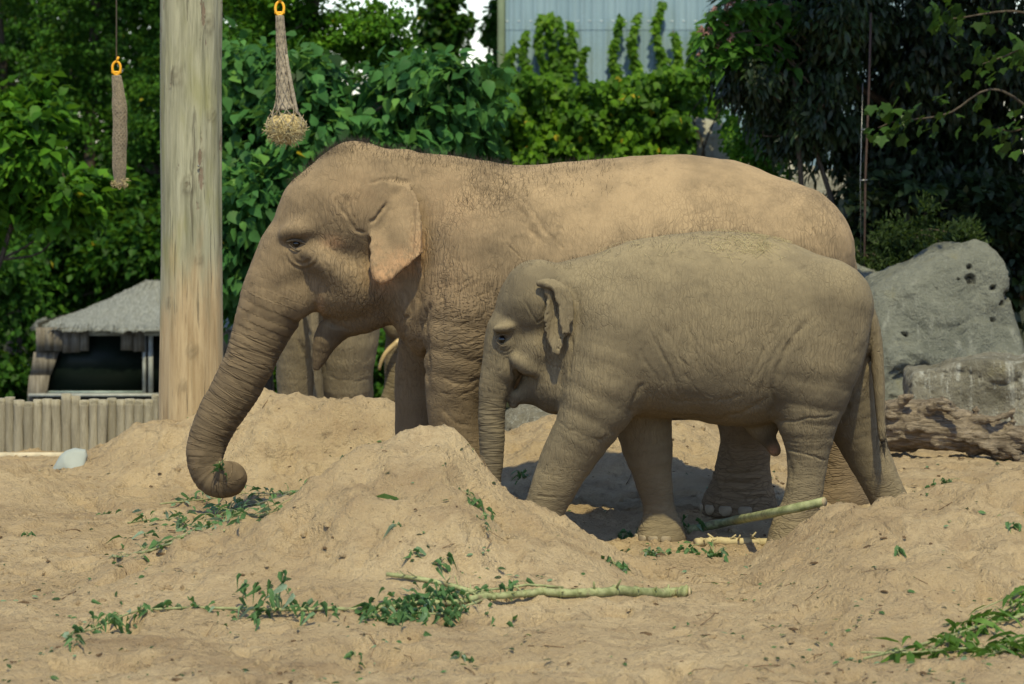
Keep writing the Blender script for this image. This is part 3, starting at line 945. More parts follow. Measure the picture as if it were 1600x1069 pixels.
# ---------------------------------------------------------------- calf
def build_calf():
    Y0 = 20.2
    s = Y0 / FPX
    root = thing('elephant', 'young grey-brown elephant calf walking in front of the larger elephant', 'elephant', (W(1080, 0, Y0)[0], Y0, 0), 'elephants in the sandy enclosure')
    def p(x, y, dy=0.0): return W(x, y, Y0 + dy)
    rows = [(850, 440, 560, .12), (878, 410, 612, .26), (920, 400, 642, .325), (960, 386, 646, .38), (1000, 374, 648, .42), (1060, 364, 655, .455), (1120, 362, 661, .47), (1180, 368, 664, .46), (1240, 382, 646, .44), (1290, 404, 622, .39),
            (1325, 430, 600, .31), (1346, 464, 570, .2), (1355, 500, 545, .08), (1357, 515, 530, .02)]
    loft = Loft([(W(x, 0, Y0)[0], W(0, t, Y0)[2], W(0, b, Y0)[2], w) for (x, t, b, w) in rows], Y0, 0.08, 2.3, 0.14)
    def chain(pts, k=0.06, n=12, zmin=None):
        if zmin is not None: zmin = foot_z(pts[-1][0], 0, Y0 + pts[-1][3])
        return Chain([p(x, y, dy) for (x, y, r, dy) in pts], [r * s for (x, y, r, dy) in pts], n, k, zmin)
    nf = chain([(975, 520, 78, -.16), (945, 600, 64, -.22), (915, 665, 48, -.24), (888, 715, 40, -.24), (864, 765, 35, -.24), (848, 805, 33, -.24), (838, 845, 38, -.24), (836, 866, 40, -.24)], 0.07, 16, 0.0)
    ff = chain([(990, 580, 56, .16), (1003, 650, 47, .2), (1011, 700, 39, .2), (1021, 750, 30, .2), (1029, 795, 25.5, .2), (1032, 820, 31, .2), (1032, 843, 39, .2), (1032, 862, 40, .2)], 0.05, 16, 0.012)
    nh = chain([(1290, 480, 74, -.16), (1275, 570, 68, -.22), (1263, 640, 51, -.22), (1262, 690, 37, -.22), (1260, 740, 30, -.22), (1252, 790, 31, -.22), (1240, 825, 36, -.22), (1236, 850, 40, -.22)], 0.07, 16, 0.07)
    fh = chain([(1300, 540, 66, .14), (1322, 620, 52, .2), (1346, 690, 37, .22), (1371, 740, 32, .22), (1390, 785, 31, .22), (1398, 815, 34, .22), (1398, 840, 36, .22)], 0.05, 16, 0.07)
    trunk = chain([(800, 520, 40, 0), (789, 555, 34, 0), (778, 590, 28, 0), (770, 622, 22, 0), (768, 660, 19.5, 0), (768, 705, 18.5, 0), (766, 750, 17, 0), (765, 790, 15, 0), (772, 822, 13, .02), (785, 836, 12, .04)], 0.04, 34)
    jaw = chain([(866, 580, 44, 0), (840, 602, 26, 0), (820, 616, 15, 0), (806, 622, 11, 0), (803, 630, 8, 0)], 0.02, 12)
    prims = [loft,
             Ell(p(840, 472), (63 * s, .265, 63 * s), 0, 0.06),
             Ell(p(838, 446, -.08), (38 * s, .13, 36 * s), 0, 0.06, Y0),
             Ell(p(846, 543), (50 * s, .225, 46 * s), 0.2, 0.06),
             Chain([p(815, 498), p(800, 525)], [43 * s, 38 * s], 4, 0.06),
             trunk,
             Ell(p(792, 577, -.06), (16 * s, .07, 22 * s), 0.2, 0.03, Y0),
             Ell(p(787, 512, -.165), (18 * s, .05, 8 * s), math.radians(10), 0.04, Y0),
             Ell(p(822, 572, -.165), (26 * s, .06, 13 * s), math.radians(-30), 0.05, Y0),
             jaw, nf, ff, nh, fh,
             Ell(p(872, 598), (46 * s, .22, 50 * s), 0.0, 0.06),
             Ell(p(1192, 668), (24 * s, .07, 18 * s), 0, 0.05),
             chain([(1190, 675, 13, 0), (1204, 692, 10, 0), (1211, 704, 8, 0)], 0.03, 6)]
    tail = chain([(1343, 478, 22, 0), (1360, 512, 16, -.02), (1370, 550, 12.5, -.03), (1374, 600, 10, -.03), (1376, 645, 8, -.03), (1379, 684, 6, -.03)], 0.025, 14)
    prims.append(tail)
    earA = [(841, 441), (870, 442), (886, 452), (893, 472), (896, 500), (893, 524), (884, 530), (882, 545), (874, 561), (862, 556), (851, 535), (847, 512), (846, 490), (852, 466)]
    eA = [(p(x, y, -.3)[0], p(x, y, -.3)[2]) for (x, y) in earA]
    zt = p(0, 446, -.3)[2]
    def surfA(X, Z):
        dn = np.clip(zt - Z, -0.05, 0.6)
        u = (X - eA[0][0]) / 0.2
        e = -(0.268 + 0.14 * np.clip(dn, 0, 1) + 0.02 * np.sin(u * 5.5 + dn * 9))
        return e + 0.02 * sstep(0.5, 1.0, u) * sstep(0.1, 0.3, dn)
    prims.append(Sheet(eA, surfA, 0.0115, Y0, 0.025))
    # the rear edge of the ear rolled forward over it
    earB = [(846, 440), (872, 442), (886, 450), (894, 474), (897, 505), (894, 524), (874, 526), (870, 505), (868, 478), (860, 456), (848, 450)]
    eB = [(p(x, y, -.33)[0], p(x, y, -.33)[2]) for (x, y) in earB]
    def surfB(X, Z):
        dn = np.clip(zt - Z, -0.05, 0.6)
        u = np.clip((eB[4][0] - X) / 0.11, 0, 1)
        return -(0.292 + 0.15 * np.clip(dn, 0, 1) + 0.030 * np.sqrt(u))
    prims.append(Sheet(eB, surfB, 0.0115, Y0, 0.02))
    roll = chain([(842, 443, 5, -.285), (858, 442, 6, -.295), (874, 446, 6, -.30), (886, 460, 5, -.31), (892, 480, 4, -.32), (894, 500, 3.5, -.335)], 0.02, 14)
    prims.append(roll)
    G = [([(1204, 655), (1207, 620), (1216, 570), (1240, 528), (1275, 490)], 4.5, .011), ([(1180, 640), (1192, 600), (1210, 555), (1235, 515)], 3.5, .006), ([(1166, 610), (1180, 575), (1200, 540)], 3, .004),
         ([(1012, 515), (1030, 545), (1052, 590), (1062, 625)], 3.5, .006), ([(1035, 505), (1060, 550), (1078, 600)], 3, .004), ([(1070, 495), (1085, 545), (1092, 595)], 3, .004), ([(1000, 540), (1012, 570), (1030, 600)], 3, .004),
         ([(1213, 661), (1260, 655), (1308, 648)], 1.8, .007), ([(1228, 702), (1262, 710), (1292, 722)], 1.8, .007), ([(1218, 690), (1250, 690)], 1.5, .004),
         ([(1355, 560), (1346, 595), (1325, 635), (1308, 680), (1300, 705)], 3.5, .018), ([(1338, 520), (1330, 560)], 4, .004),
         ([(1003, 595), (992, 625), (985, 650)], 3.5, .012), ([(1008, 640), (1060, 652), (1120, 655), (1170, 640), (1205, 618)], 3.5, .009), ([(1040, 625), (1100, 628), (1170, 615)], 3, .004),
         ([(862, 655), (885, 666), (920, 684)], 1.5, .003), ([(845, 740), (880, 745)], 1.5, .004), ([(838, 775), (872, 778)], 1.8, .006), ([(934, 690), (945, 684), (950, 676)], 2, .008),
         ([(893, 520), (892, 555), (886, 590)], 3.0, .012), ([(880, 440), (900, 460), (906, 500), (902, 540)], 4, .006),
         ([(820, 468), (832, 492), (840, 506)], 1.6, .007), ([(835, 505), (848, 500), (856, 488)], 1.6, .006), ([(860, 462), (852, 480), (846, 498)], 1.8, .006),
         ([(803, 576), (806, 590), (803, 604)], 2.2, .012), ([(806, 574), (818, 586), (836, 592)], 1.8, .007), ([(795, 556), (788, 572), (776, 585)], 1.8, .004), ([(850, 560), (862, 572), (880, 578)], 1.5, .004), ([(846, 548), (862, 562)], 1.5, .003),
         ([(1225, 700), (1235, 730), (1233, 760)], 3, .004), ([(1330, 690), (1352, 688), (1376, 680)], 2, .006), ([(1350, 735), (1375, 730), (1392, 722)], 1.8, .006), ([(990, 700), (1010, 706), (1040, 700)], 1.5, .003),
         ([(1010, 825), (1035, 833), (1062, 826)], 2, .005)]
    rg = np.random.default_rng(12)
    for q in range(26):
        x, y = rg.uniform(1000, 1110), rg.uniform(500, 600)
        G.append(([(x, y), (x + rg.uniform(4, 12), y + rg.uniform(10, 18)), (x + rg.uniform(14, 26), y + rg.uniform(24, 44))], 1.2, .0025))
    for q in range(22):
        x, y = rg.uniform(1175, 1260), rg.uniform(500, 600)
        G.append(([(x, y + 30), (x + 10, y + 12), (x + rg.uniform(20, 34), y - rg.uniform(4, 14))], 1.2, .0022))
    for q in range(24):
        x, y = rg.uniform(840, 1040), rg.uniform(680, 800)
        G.append(([(x, y), (x + 12, y + 3), (x + 26, y + rg.uniform(-3, 5))], 1.0, .0018))
    for q in range(14):
        y = 640 + q * 13
        G.append(([(1215, y), (1255, y + rg.uniform(-3, 5)), (1300, y + rg.uniform(-4, 6))], 1.0, .0016))
    for x in (1006, 1022, 1040, 1056):
        G.append(([(x - 6, 852), (x - 3, 841), (x + 4, 841), (x + 7, 852)], 1.6, .006))
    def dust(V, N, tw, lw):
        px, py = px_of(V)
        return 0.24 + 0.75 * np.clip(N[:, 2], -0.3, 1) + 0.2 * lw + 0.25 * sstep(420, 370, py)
    spec = dict(trunk=trunk, tstart=0.12, legs=[nf, ff, nh, fh], legtop=0.62, grooves=G, eyes=[(787, 531, 12, 11)], eyeamp=0.0026, ring=0.0026, ringstep=0.030, wr0=0.42, wrleg=0.55,
                wrspots=[(850, 560, 40, 30, .6), (1050, 570, 60, 60, .45), (1240, 560, 50, 70, .5), (960, 560, 60, 60, .35), (1120, 395, 170, 30, .15)],
                pinks=[(1209, 702, 8, 8, .7)],
                darks=[(787, 531, 12, 11, .45), (1330, 573, 7, 8, .35), (1328, 607, 7, 9, .35), (820, 480, 22, 24, .30), (1200, 690, 14, 14, .6), (1212, 628, 20, 20, .3), (835, 625, 30, 14, .4), (805, 600, 5, 12, .5)],  # eye hollow, mouth gap and chin get painted shade; face patch is mottled hide
                dust=dust, mat=skin('calf_hide', (0.112, 0.088, 0.059), (0.158, 0.122, 0.078), (0.265, 0.207, 0.124), (0.042, 0.033, 0.022), 42.0, 0.85))
    body, V, N = finish('elephant', root, prims, 0.0142, Y0, spec)
    px_, py_ = px_of(V)
    for side in (-1, 1):
        m = (np.hypot(px_ - 785, py_ - 530) < 5) & (V[:, 1] < Y0)
        yy = V[m, 1].min() - Y0
        c = W(785, 531, Y0 + yy)
        c[1] = Y0 + side * (abs(yy) + 0.004 - 0.020)
        eyeball(root, c, 0.024, facing=side)
        mb = MB()
        for (x0, x1, yb, bow, r) in ((774, 798, 530, -8, .0055), (774, 798, 533, 8, .005)):
            pts = []
            for i, x in enumerate(np.linspace(x0, x1, 12)):
                tt = i / 11
                q = W(x, yb + bow * math.sin(PI * tt) + 2 * (tt - .4), Y0 + yy)
                q[1] = Y0 + side * (abs(yy) + 0.005 - 0.010 * abs(2 * tt - 1) ** 2 - (0.004 if bow > 12 else 0))
                pts.append(q)
            V_, F_ = tube(pts, [r * (0.35 + 0.65 * math.sin(PI * (i + .5) / 12)) for i in range(12)], 8)
            mb.add(V_, F_)
        part('eyelid', mb.mesh('eyelid', M_LID, origin=root.location), root)
    o = np.array(root.location)
    for (x, dy, r, an) in ((1032, .2, 40, (190, 220, 250, 280)), (836, -.24, 40, (180, 215, 250)), (1236, -.22, 40, (180, 210, 240, 270)), (1398, .22, 36, (200, 240, 280))):
        c = p(x, 850, dy); c[2] = foot_z(x, 0, Y0 + dy) + .008
        toenails(root, c, r * s, an, .034, M_NAIL)
    # tail tuft
    tip = p(1379, 684, -.03)
    pts = tip + RNG.normal(size=(70, 3)) * np.array([.012, .012, .03])
    part('tail_hair', hair_mesh(pts - o, np.tile([0.1, 0, -1.0], (70, 1)), RNG.uniform(.05, .11, 70), 'tail_hair', 0.0014, (0, 0, -1)), root, kind='stuff')
    m = np.flatnonzero((N[:, 2] > 0.72) & (px_ > 785) & (px_ < 1150) & (py_ < 470))
    pick = RNG.choice(m, 420, replace=False)
    part('hair', hair_mesh(V[pick] - o, N[pick], RNG.uniform(.01, .035, len(pick)), 'hair', 0.0008), root, kind='stuff')
    # loose hay on the calf's back: lies on it, so it is a thing of its own
    m = np.flatnonzero((N[:, 2] > 0.15) & (px_ > 930) & (px_ < 1235) & (py_ < 412) & (V[:, 1] < Y0 + .2))
    w = np.exp(-((px_[m] - 1175) / 48) ** 2) * np.exp(-((py_[m] - 383) / 14) ** 2) + 0.03
    pick = RNG.choice(m, 420, replace=False, p=w / w.sum())
    mb = MB()
    for i in pick:
        n_ = N[i]
        a = unit(np.cross(n_, RNG.normal(size=3)))
        l = RNG.uniform(.03, .10)
        q = V[i] + n_ * 0.004
        V_, F_ = tube([q - a * l / 2, q + n_ * RNG.uniform(0, .015), q + a * l / 2 + n_ * RNG.uniform(-.002, .015)], 0.0008, 3)
        mb.add(V_, F_)
    thing('straw', "wisps of dry straw scattered on the calf's back", 'straw', o, me=mb.mesh('straw', M_STRAW, origin=o), kind='stuff')
    return root, body

M_STRAW = simple('straw', (0.46, 0.38, 0.21), 0.7, 0.2, 0.3, 8)
mother = build_mother()
calf, calf_body = build_calf()

# ---------------------------------------------------------------- the herd behind the mound
def build_rear():
    Y0 = 28.0
    s = Y0 / FPX
    x = W(515, 0, Y0)[0]
    zg = g1(x, Y0)
    root = thing('elephant', 'grey elephant seen from behind beyond the sand mound, tail hanging down', 'elephant', (x, Y0, zg), 'elephants in the sandy enclosure')
    def p(x, y, dy=0.0): return W(x, y, Y0 + dy)
    def chain(pts, k=0.07, n=12, zmin=None): return Chain([p(x, y, dy) for (x, y, r, dy) in pts], [r * s for (x, y, r, dy) in pts], n, k, zmin)
    bot = 223 + (CAMH - zg) / Y0 * FPX
    legs = [chain([(474, 400, 52, -.1), (467, 500, 40, -.2), (462, 580, 30, -.15), (462, 660, 27, -.1), (462, bot, 33, -.1)], .06, 14, zg - .02),
            chain([(544, 410, 56, 0), (543, 510, 50, -.1), (540, 590, 40, -.05), (538, 660, 32, 0), (538, bot, 36, 0)], .06, 14, zg - .02),
            chain([(500, 440, 44, 1.5), (498, 560, 32, 1.5), (498, bot, 32, 1.5)], .06, 10, zg - .02), chain([(555, 440, 40, 1.6), (556, 560, 30, 1.6), (556, bot, 30, 1.6)], .06, 10, zg - .02)]
    tail = chain([(488, 340, 18, -.42), (484, 420, 13, -.52), (488, 500, 10, -.52), (495, 570, 8, -.48), (501, 630, 6, -.46), (504, 670, 4, -.45)], .03, 16)
    trunk = chain([(530, 400, 40, 2.2), (530, 480, 26, 2.6), (530, 580, 18, 2.75), (532, 680, 13, 2.8)], .05, 16)
    prims = [Ell(p(508, 400), (86 * s, .62, 104 * s), 0, .1), Ell(p(515, 400, .9), (86 * s, 1.0, 106 * s), 0, .1), Ell(p(530, 380, 2.1), (58 * s, .4, 70 * s), 0, .1), tail, trunk, *legs,
             Ell(p(468, 400, 2.0), (36 * s, .05, 52 * s), .2, .05), Ell(p(580, 400, 2.0), (36 * s, .05, 52 * s), -.2, .05)]
    G = [([(474, 470), (480, 510), (489, 560), (496, 620)], 3, .02), ([(450, 488), (466, 530), (484, 575)], 2.5, .014), ([(508, 470), (506, 530), (506, 590)], 3, .014),
         ([(508, 588), (550, 596), (594, 588)], 1.5, .006), ([(444, 590), (465, 595), (485, 590)], 1.5, .005), ([(560, 470), (575, 510), (580, 560)], 2, .006)]
    spec = dict(trunk=trunk, legs=legs, legtop=.4, grooves=G, wr0=.5, ring=.004, dust=lambda V, N, a, b: .35 + .5 * np.clip(N[:, 2], 0, 1), eyes=[], darks=[(502, 590, 7, 60, .5)],  # dark strip paints the shade of the crease between the hind legs
                mat=skin('grey_hide', (0.15, 0.118, 0.076), (0.195, 0.152, 0.096), (0.27, 0.21, 0.13), (0.04, 0.032, 0.022), 40.0, .8))
    body, V, N = finish('elephant', root, prims, 0.032, Y0, spec, 1)
    o = np.array(root.location)
    tip = p(504, 670, -.45)
    part('tail_hair', hair_mesh(tip + RNG.normal(size=(60, 3)) * .015 - o, np.tile([0, 0, -1.0], (60, 1)), RNG.uniform(.05, .12, 60), 'tail_hair', 0.0015, (0, 0, -1)), root, kind='stuff')
    return root

def build_tusker():
    Y0 = 30.0
    s = Y0 / FPX
    root = thing('elephant', 'half hidden elephant with pale tusks behind the large one, facing left', 'elephant', (W(760, 0, Y0)[0], Y0, 0), 'elephants in the sandy enclosure')
    def p(x, y, dy=0.0): return W(x, y, Y0 + dy)
    def chain(pts, k=0.07, n=10, zmin=None): return Chain([p(x, y, dy) for (x, y, r, dy) in pts], [r * s for (x, y, r, dy) in pts], n, k, zmin)
    rows = [(675, 420, 470, .1), (700, 380, 530, .3), (760, 350, 560, .45), (840, 350, 575, .52), (910, 365, 560, .48), (960, 410, 530, .3), (980, 455, 490, .05)]
    loft = Loft([(W(x, 0, Y0)[0], W(0, t, Y0)[2], W(0, b, Y0)[2], w) for (x, t, b, w) in rows], Y0, 0.1)
    legs = [chain([(740, 500, 40, -.3), (740, 580, 30, -.32), (740, 650, 30, -.32)], zmin=0), chain([(730, 500, 40, .3), (725, 580, 30, .32), (725, 645, 30, .32)], zmin=0),
            chain([(930, 480, 46, -.25), (930, 580, 30, -.3), (930, 650, 31, -.3)], zmin=0), chain([(925, 480, 46, .25), (915, 580, 30, .3), (915, 645, 31, .3)], zmin=0)]
    trunk = chain([(645, 455, 34, 0), (630, 495, 26, 0), (621, 530, 19, 0), (617, 570, 16, 0), (614, 605, 14, 0), (604, 632, 12, 0), (590, 648, 10, 0)], 0.04, 26)
    prims = [loft, Ell(p(672, 415), (42 * s, .3, 46 * s), 0, .08), Ell(p(655, 470), (34 * s, .25, 34 * s), 0, .08), trunk,
             chain([(665, 490, 24, 0), (640, 520, 12, 0), (630, 535, 7, 0)], 0.03), *legs, Ell(p(612, 505, -.12), (16 * s, .06, 20 * s), 0, .06, Y0)]
    spec = dict(trunk=trunk, legs=legs, legtop=.6, grooves=[], wr0=.4, ring=.006, dust=lambda V, N, a, b: 0.2 + 0.5 * np.clip(N[:, 2], 0, 1), mat=bpy.data.materials['grey_hide'], eyes=[])
    finish('elephant', root, prims, 0.036, Y0, spec, 1)
    o = np.array(root.location)
    for side in (-1, 1):
        pts = spline([p(624, 532, side * .17), p(606, 548, side * .2), p(597, 562, side * .21), p(592, 578, side * .2)], 12)
        V_, F_ = tube(pts, np.linspace(4.6, 2.2, 12) * s, 10)
        part('tusk', mk_mesh('tusk', V_ - o, F_, True, mat=M_TUSK), root)
    eyeball(root, p(650, 430, -.28), .024)
    return root
rear_elephant = build_rear()
tusker = build_tusker()
# ================================================================ THE SETTING BEHIND
# ---------------------------------------------------------------- rocks, driftwood
def rock_mat(name, c1, c2, c3, hole_shade=(0.02, 0.02, 0.018)):
    t = NT(name)
    v = t.coord()
    n1 = t.noise(v, 1.6, 6, 0.65)
    n2 = t.noise(v, 7.0, 6, 0.7, 0.5)
    n3 = t.noise(t.mapv(v, (6, 6, 0.7), (0, .15, 0)), 1.6, 5, 0.65, 0.4)
    c = t.mix(t.rng(n1, 0.35, 0.65), c1, c2)
    c = t.mix(t.rng(n3, 0.55, 0.72, 0, 0.75), c, c3)
    c = t.mix(t.rng(n2, 0.55, 0.75, 0, 0.55), c, tuple(x * 0.35 for x in c1))
    c = t.mix(t.rng(t.noise(v, 3.2, 5, 0.6), 0.6, 0.72, 0, 0.35), c, (0.22, 0.19, 0.08))
    holes = t.math('MULTIPLY', t.rng(t.vor(v, 3.4, 'F1'), 0.16, 0.09), t.rng(t.noise(v, 1.1, 2), 0.52, 0.6))
    holes = t.math('MAXIMUM', t.math('MULTIPLY', holes, .5), t.attr('pit'))
    c = t.mix(holes, c, hole_shade)  # near-black colour paints the shade inside the holes and pits
    vein = t.rng(t.math('ABSOLUTE', t.math('SUBTRACT', t.noise(t.mapv(v, (3.5, 3.5, 0.8)), 1.3, 6, 0.7, 1.0), 0.5)), 0.0, 0.012, 0.55, 0.0)
    c = t.mix(vein, c, c3)
    h = t.math('ADD', n2, t.math('MULTIPLY', t.noise(v, 40.0, 5, 0.7), 0.4))
    h = t.math('SUBTRACT', h, t.math('MULTIPLY', holes, 0.8))
    return t.done(t.bsdf(c, 0.88, 0.25, t.bump(h, 1.0, 0.07)))

class Slab:
    """a boulder: outline polygon in x,z with its own depth, edges worn round"""
    def __init__(s, poly, Y, half, rnd=0.12, lean=0.0, back=0.0):
        s.poly, s.Y, s.h, s.r, s.lean, s.back, s.k = np.asarray(poly), Y, half, rnd, lean, back, 0.01
        m = 0.15
        s.lo = np.array([s.poly[:, 0].min() - m, Y - half - m - abs(lean), s.poly[:, 1].min() - m])
        s.hi = np.array([s.poly[:, 0].max() + m, Y + half + m + abs(lean), s.poly[:, 1].max() + m])
    def sd(s, P):
        d2 = sd_poly(P[:, 0], P[:, 2], s.poly)
        zz = (P[:, 2] - s.poly[:, 1].min()) / (np.ptp(s.poly[:, 1]))
        wob = 0.16 * fbm(np.stack([P[:, 0] * 1.3, P[:, 2] * 1.3, np.full(len(P), s.Y)], 1), 2)
        dy = np.abs(P[:, 1] - s.Y - s.lean * zz + wob) - s.h * (1 - 0.35 * zz)
        q = np.stack([d2 + s.r, dy + s.r], 1)
        d = np.minimum(q.max(1), 0) + np.linalg.norm(np.maximum(q, 0), axis=1) - s.r
        c = noise3(P * 1.7 + s.Y)
        fr = np.abs(noise3(P * np.array([1.6, 1.6, 3.4]) + 21))
        return d + 0.05 * c + 0.035 * sstep(0.06, 0.0, fr) + 0.045 * np.abs(noise3(P * 2.2 + 4)) + 0.014 * np.abs(noise3(P * 6.5 + 9)) - 0.025

def boulder(label, px, Y, half, mat, rnd=0.1, lean=0.0, h=0.03, group='grey boulders behind the elephants', extra=None, pits=()):
    poly = [(W(x, y, Y)[0], W(x, y, Y)[2]) for (x, y) in px]
    prims = [Slab(poly, Y + half, half, rnd, lean)]
    V, Q = sdf_mesh(prims, h, 1)
    N = vnormals(V, Q)
    if extra is not None: V = V + N * extra(V, N)[:, None]
    V = V + N * (0.010 * fbm(V * 11, 3))[:, None]
    c = (np.min(poly, axis=0) + np.max(poly, axis=0)) / 2
    o = np.array([c[0], Y + half, np.min(poly, axis=0)[1]])
    px, py = px_of(V)
    pit = np.zeros(len(V))
    for (x, y, r) in pits:
        e = np.hypot((px - x), (py - y) * 1.15) / r + .55 * noise3(V * 9) + .4 * noise3(V * 23)
        k = sstep(1.0, .6, e) * (N[:, 1] < .2)
        pit = np.maximum(pit, k)
    V = V - N * (.05 * pit)[:, None]
    return thing('boulder', label, 'rock', o, group, mk_mesh('boulder', V - o, Q, True, dict(pit=pit), mat))

M_ROCK = rock_mat('grey_rock', (0.14, 0.142, 0.116), (0.205, 0.205, 0.168), (0.29, 0.288, 0.245))
M_ROCK2 = rock_mat('dark_rock', (0.15, 0.135, 0.10), (0.25, 0.225, 0.175), (0.48, 0.47, 0.42))
def undercut(V, N):
    px, py = px_of(V)
    d, u = seg_dist(px, py, [(1385, 590), (1410, 565), (1437, 552), (1470, 572)])
    g = np.exp(-(np.maximum(0, np.hypot((px - 1432) / 52, (py - 590) / 34) - 0.3) / 0.5) ** 2)
    return -0.16 * g * (N[:, 1] < 0.2)
boulder('largest grey boulder with dark holes and an undercut lower left', [(1362, 475), (1385, 448), (1412, 437), (1436, 424), (1464, 410), (1490, 398), (1512, 387), (1538, 385), (1560, 393), (1578, 412), (1590, 438), (1592, 470), (1604, 505),
         (1618, 560), (1620, 680), (1500, 690), (1372, 680), (1366, 600), (1360, 530)], 28.0, 0.85, M_ROCK, 0.16, 0.35, h=0.042, extra=undercut, pits=[(1516, 438, 8), (1549, 449, 5), (1575, 462, 9), (1567, 476, 4), (1515, 416, 4), (1580, 430, 5), (1414, 521, 5), (1498, 436, 3), (1552, 500, 3)])
boulder('low streaked boulder in front of the largest boulder, flat topped', [(1430, 592), (1436, 584), (1470, 582), (1500, 570), (1535, 561), (1565, 560), (1600, 572), (1650, 566), (1700, 590), (1730, 690), (1560, 700), (1434, 690)], 26.9, 0.45, M_ROCK2, 0.05, h=0.032)
boulder("smooth boulder just behind the calf's rump, left of the largest", [(1290, 440), (1308, 412), (1330, 410), (1350, 426), (1388, 434), (1420, 450), (1420, 660), (1290, 660)], 29.6, 0.5, M_ROCK, 0.2)
boulder("small pale boulder seen under the calf's chin", [(784, 690), (788, 652), (800, 640), (830, 636), (858, 640), (880, 650), (884, 700)], 26.6, 0.25, M_ROCK2, 0.08, h=0.02)

def driftwood():
    Y = 25.7
    o = W(1490, 706, Y)
    root = thing('driftwood_log', 'gnarled brown driftwood stump lying in front of the boulders', 'log', o)
    t = NT('driftwood')
    v = t.coord()
    f = t.noise(t.mapv(v, (1.2, 8, 9), (0, .25, 0)), 3.0, 6, 0.7, 1.2)
    c = t.mix(t.rng(f, 0.3, 0.7), (0.12, 0.09, 0.062), (0.36, 0.285, 0.205))
    c = t.mix(t.rng(t.noise(v, 4, 4), 0.55, 0.7, 0, 0.6), c, (0.06, 0.042, 0.028))
    m = t.done(t.bsdf(c, 0.85, 0.2, t.bump(f, 1.0, 0.05)))
    def ch(pts, k=0.04, n=12): return Chain([W(x, y, Y + d) for (x, y, r, d) in pts], [r * Y / FPX for (x, y, r, d) in pts], n, k)
    prims = [ch([(1372, 668, 36, .1), (1410, 664, 40, .05), (1450, 665, 37, 0), (1500, 673, 33, 0), (1550, 684, 27, 0), (1610, 690, 21, .05), (1680, 692, 18, .1)], n=18)]
    R = np.random.default_rng(5)
    for k in range(17):
        x = R.uniform(1375, 1600)
        top = np.interp(x, [1372, 1410, 1450, 1500, 1550, 1610], [634, 624, 632, 645, 662, 672])
        y = top + R.uniform(0, 60)
        d = R.uniform(-.17, -.06)
        L = R.uniform(30, 85)
        a = R.normal(0.24, 0.14)
        r = R.uniform(5, 13)
        pts = [(x, y, r, d)]
        for q in range(3):
            a += R.normal(0, .16)
            x += L / 3 * math.cos(a); y += L / 3 * math.sin(a); d += R.normal(0, .04); r *= R.uniform(.55, .95)
            pts.append((x, min(y, 712), max(r, 2.5), d))
        prims.append(ch(pts, 0.03, 8))
    for (pts) in ([(1395, 640, 12, -.1), (1412, 625, 7, -.15), (1424, 618, 3, -.2)], [(1440, 645, 12, -.1), (1466, 632, 8, -.2), (1495, 650, 4, -.26)], [(1520, 665, 9, -.1), (1524, 648, 5, -.12), (1527, 636, 2.5, -.14)],
                  [(1485, 640, 10, 0), (1478, 628, 5, -.1), (1470, 622, 3, -.1)], [(1570, 672, 7, -.05), (1582, 660, 4, -.1), (1580, 650, 2.5, -.1)]):
        prims.append(ch(pts, 0.03, 6))
    V, Q = sdf_mesh(prims, 0.013, 0)
    N = vnormals(V, Q)
    V = V + N * (0.030 * np.abs(fbm(V * np.array([4, 20, 24]), 3)) - 0.008)[:, None]
    part('trunk', mk_mesh('trunk', V - o, Q, True, mat=m), root)
driftwood()

# ---------------------------------------------------------------- tall timber post
def post_mesh(x, Y, r, z0, z1, mat, seed=0, knots=()):
    n, m = 84, 380
    zs = np.linspace(z0, z1, m)
    a = np.linspace(0, 2 * PI, n, endpoint=False)
    A, Z = np.meshgrid(a, zs)
    P = np.stack([np.cos(A) * 2, np.sin(A) * 2, Z * 0.35], -1).reshape(-1, 3) + seed
    rr = r * (1 - 0.008 * (Z.ravel() - z0)) + 0.012 * fbm(P * 1.1, 3) - 0.010 * np.maximum(0, fbm(P * np.array([4, 4, .6]) + 8, 3) - 0.15)
    kc = np.zeros(n * m)
    for (ka, kz, kr, kh) in knots:
        dd = np.hypot((np.angle(np.exp(1j * (A.ravel() - ka)))) * r, (Z.ravel() - kz) * .75) / kr * (1 + .45 * noise3(P * np.array([3.5, 3.5, 9]))) + .15
        rr = rr + kh * np.exp(-dd ** 2) - kh * 1.2 * np.exp(-(dd / 0.4) ** 2)
        kc = np.maximum(kc, np.exp(-(dd / .55) ** 2) + .5 * np.exp(-((dd - 1.1) / .25) ** 2))
    V = np.stack([np.cos(A.ravel()) * rr, np.sin(A.ravel()) * rr, Z.ravel()], 1)
    i, j = np.meshgrid(np.arange(m - 1), np.arange(n), indexing='ij')
    Q = np.stack([i * n + j, i * n + (j + 1) % n, (i + 1) * n + (j + 1) % n, (i + 1) * n + j], -1).reshape(-1, 4)
    return V, [Q, np.array([list(range((m - 1) * n, m * n))])], kc

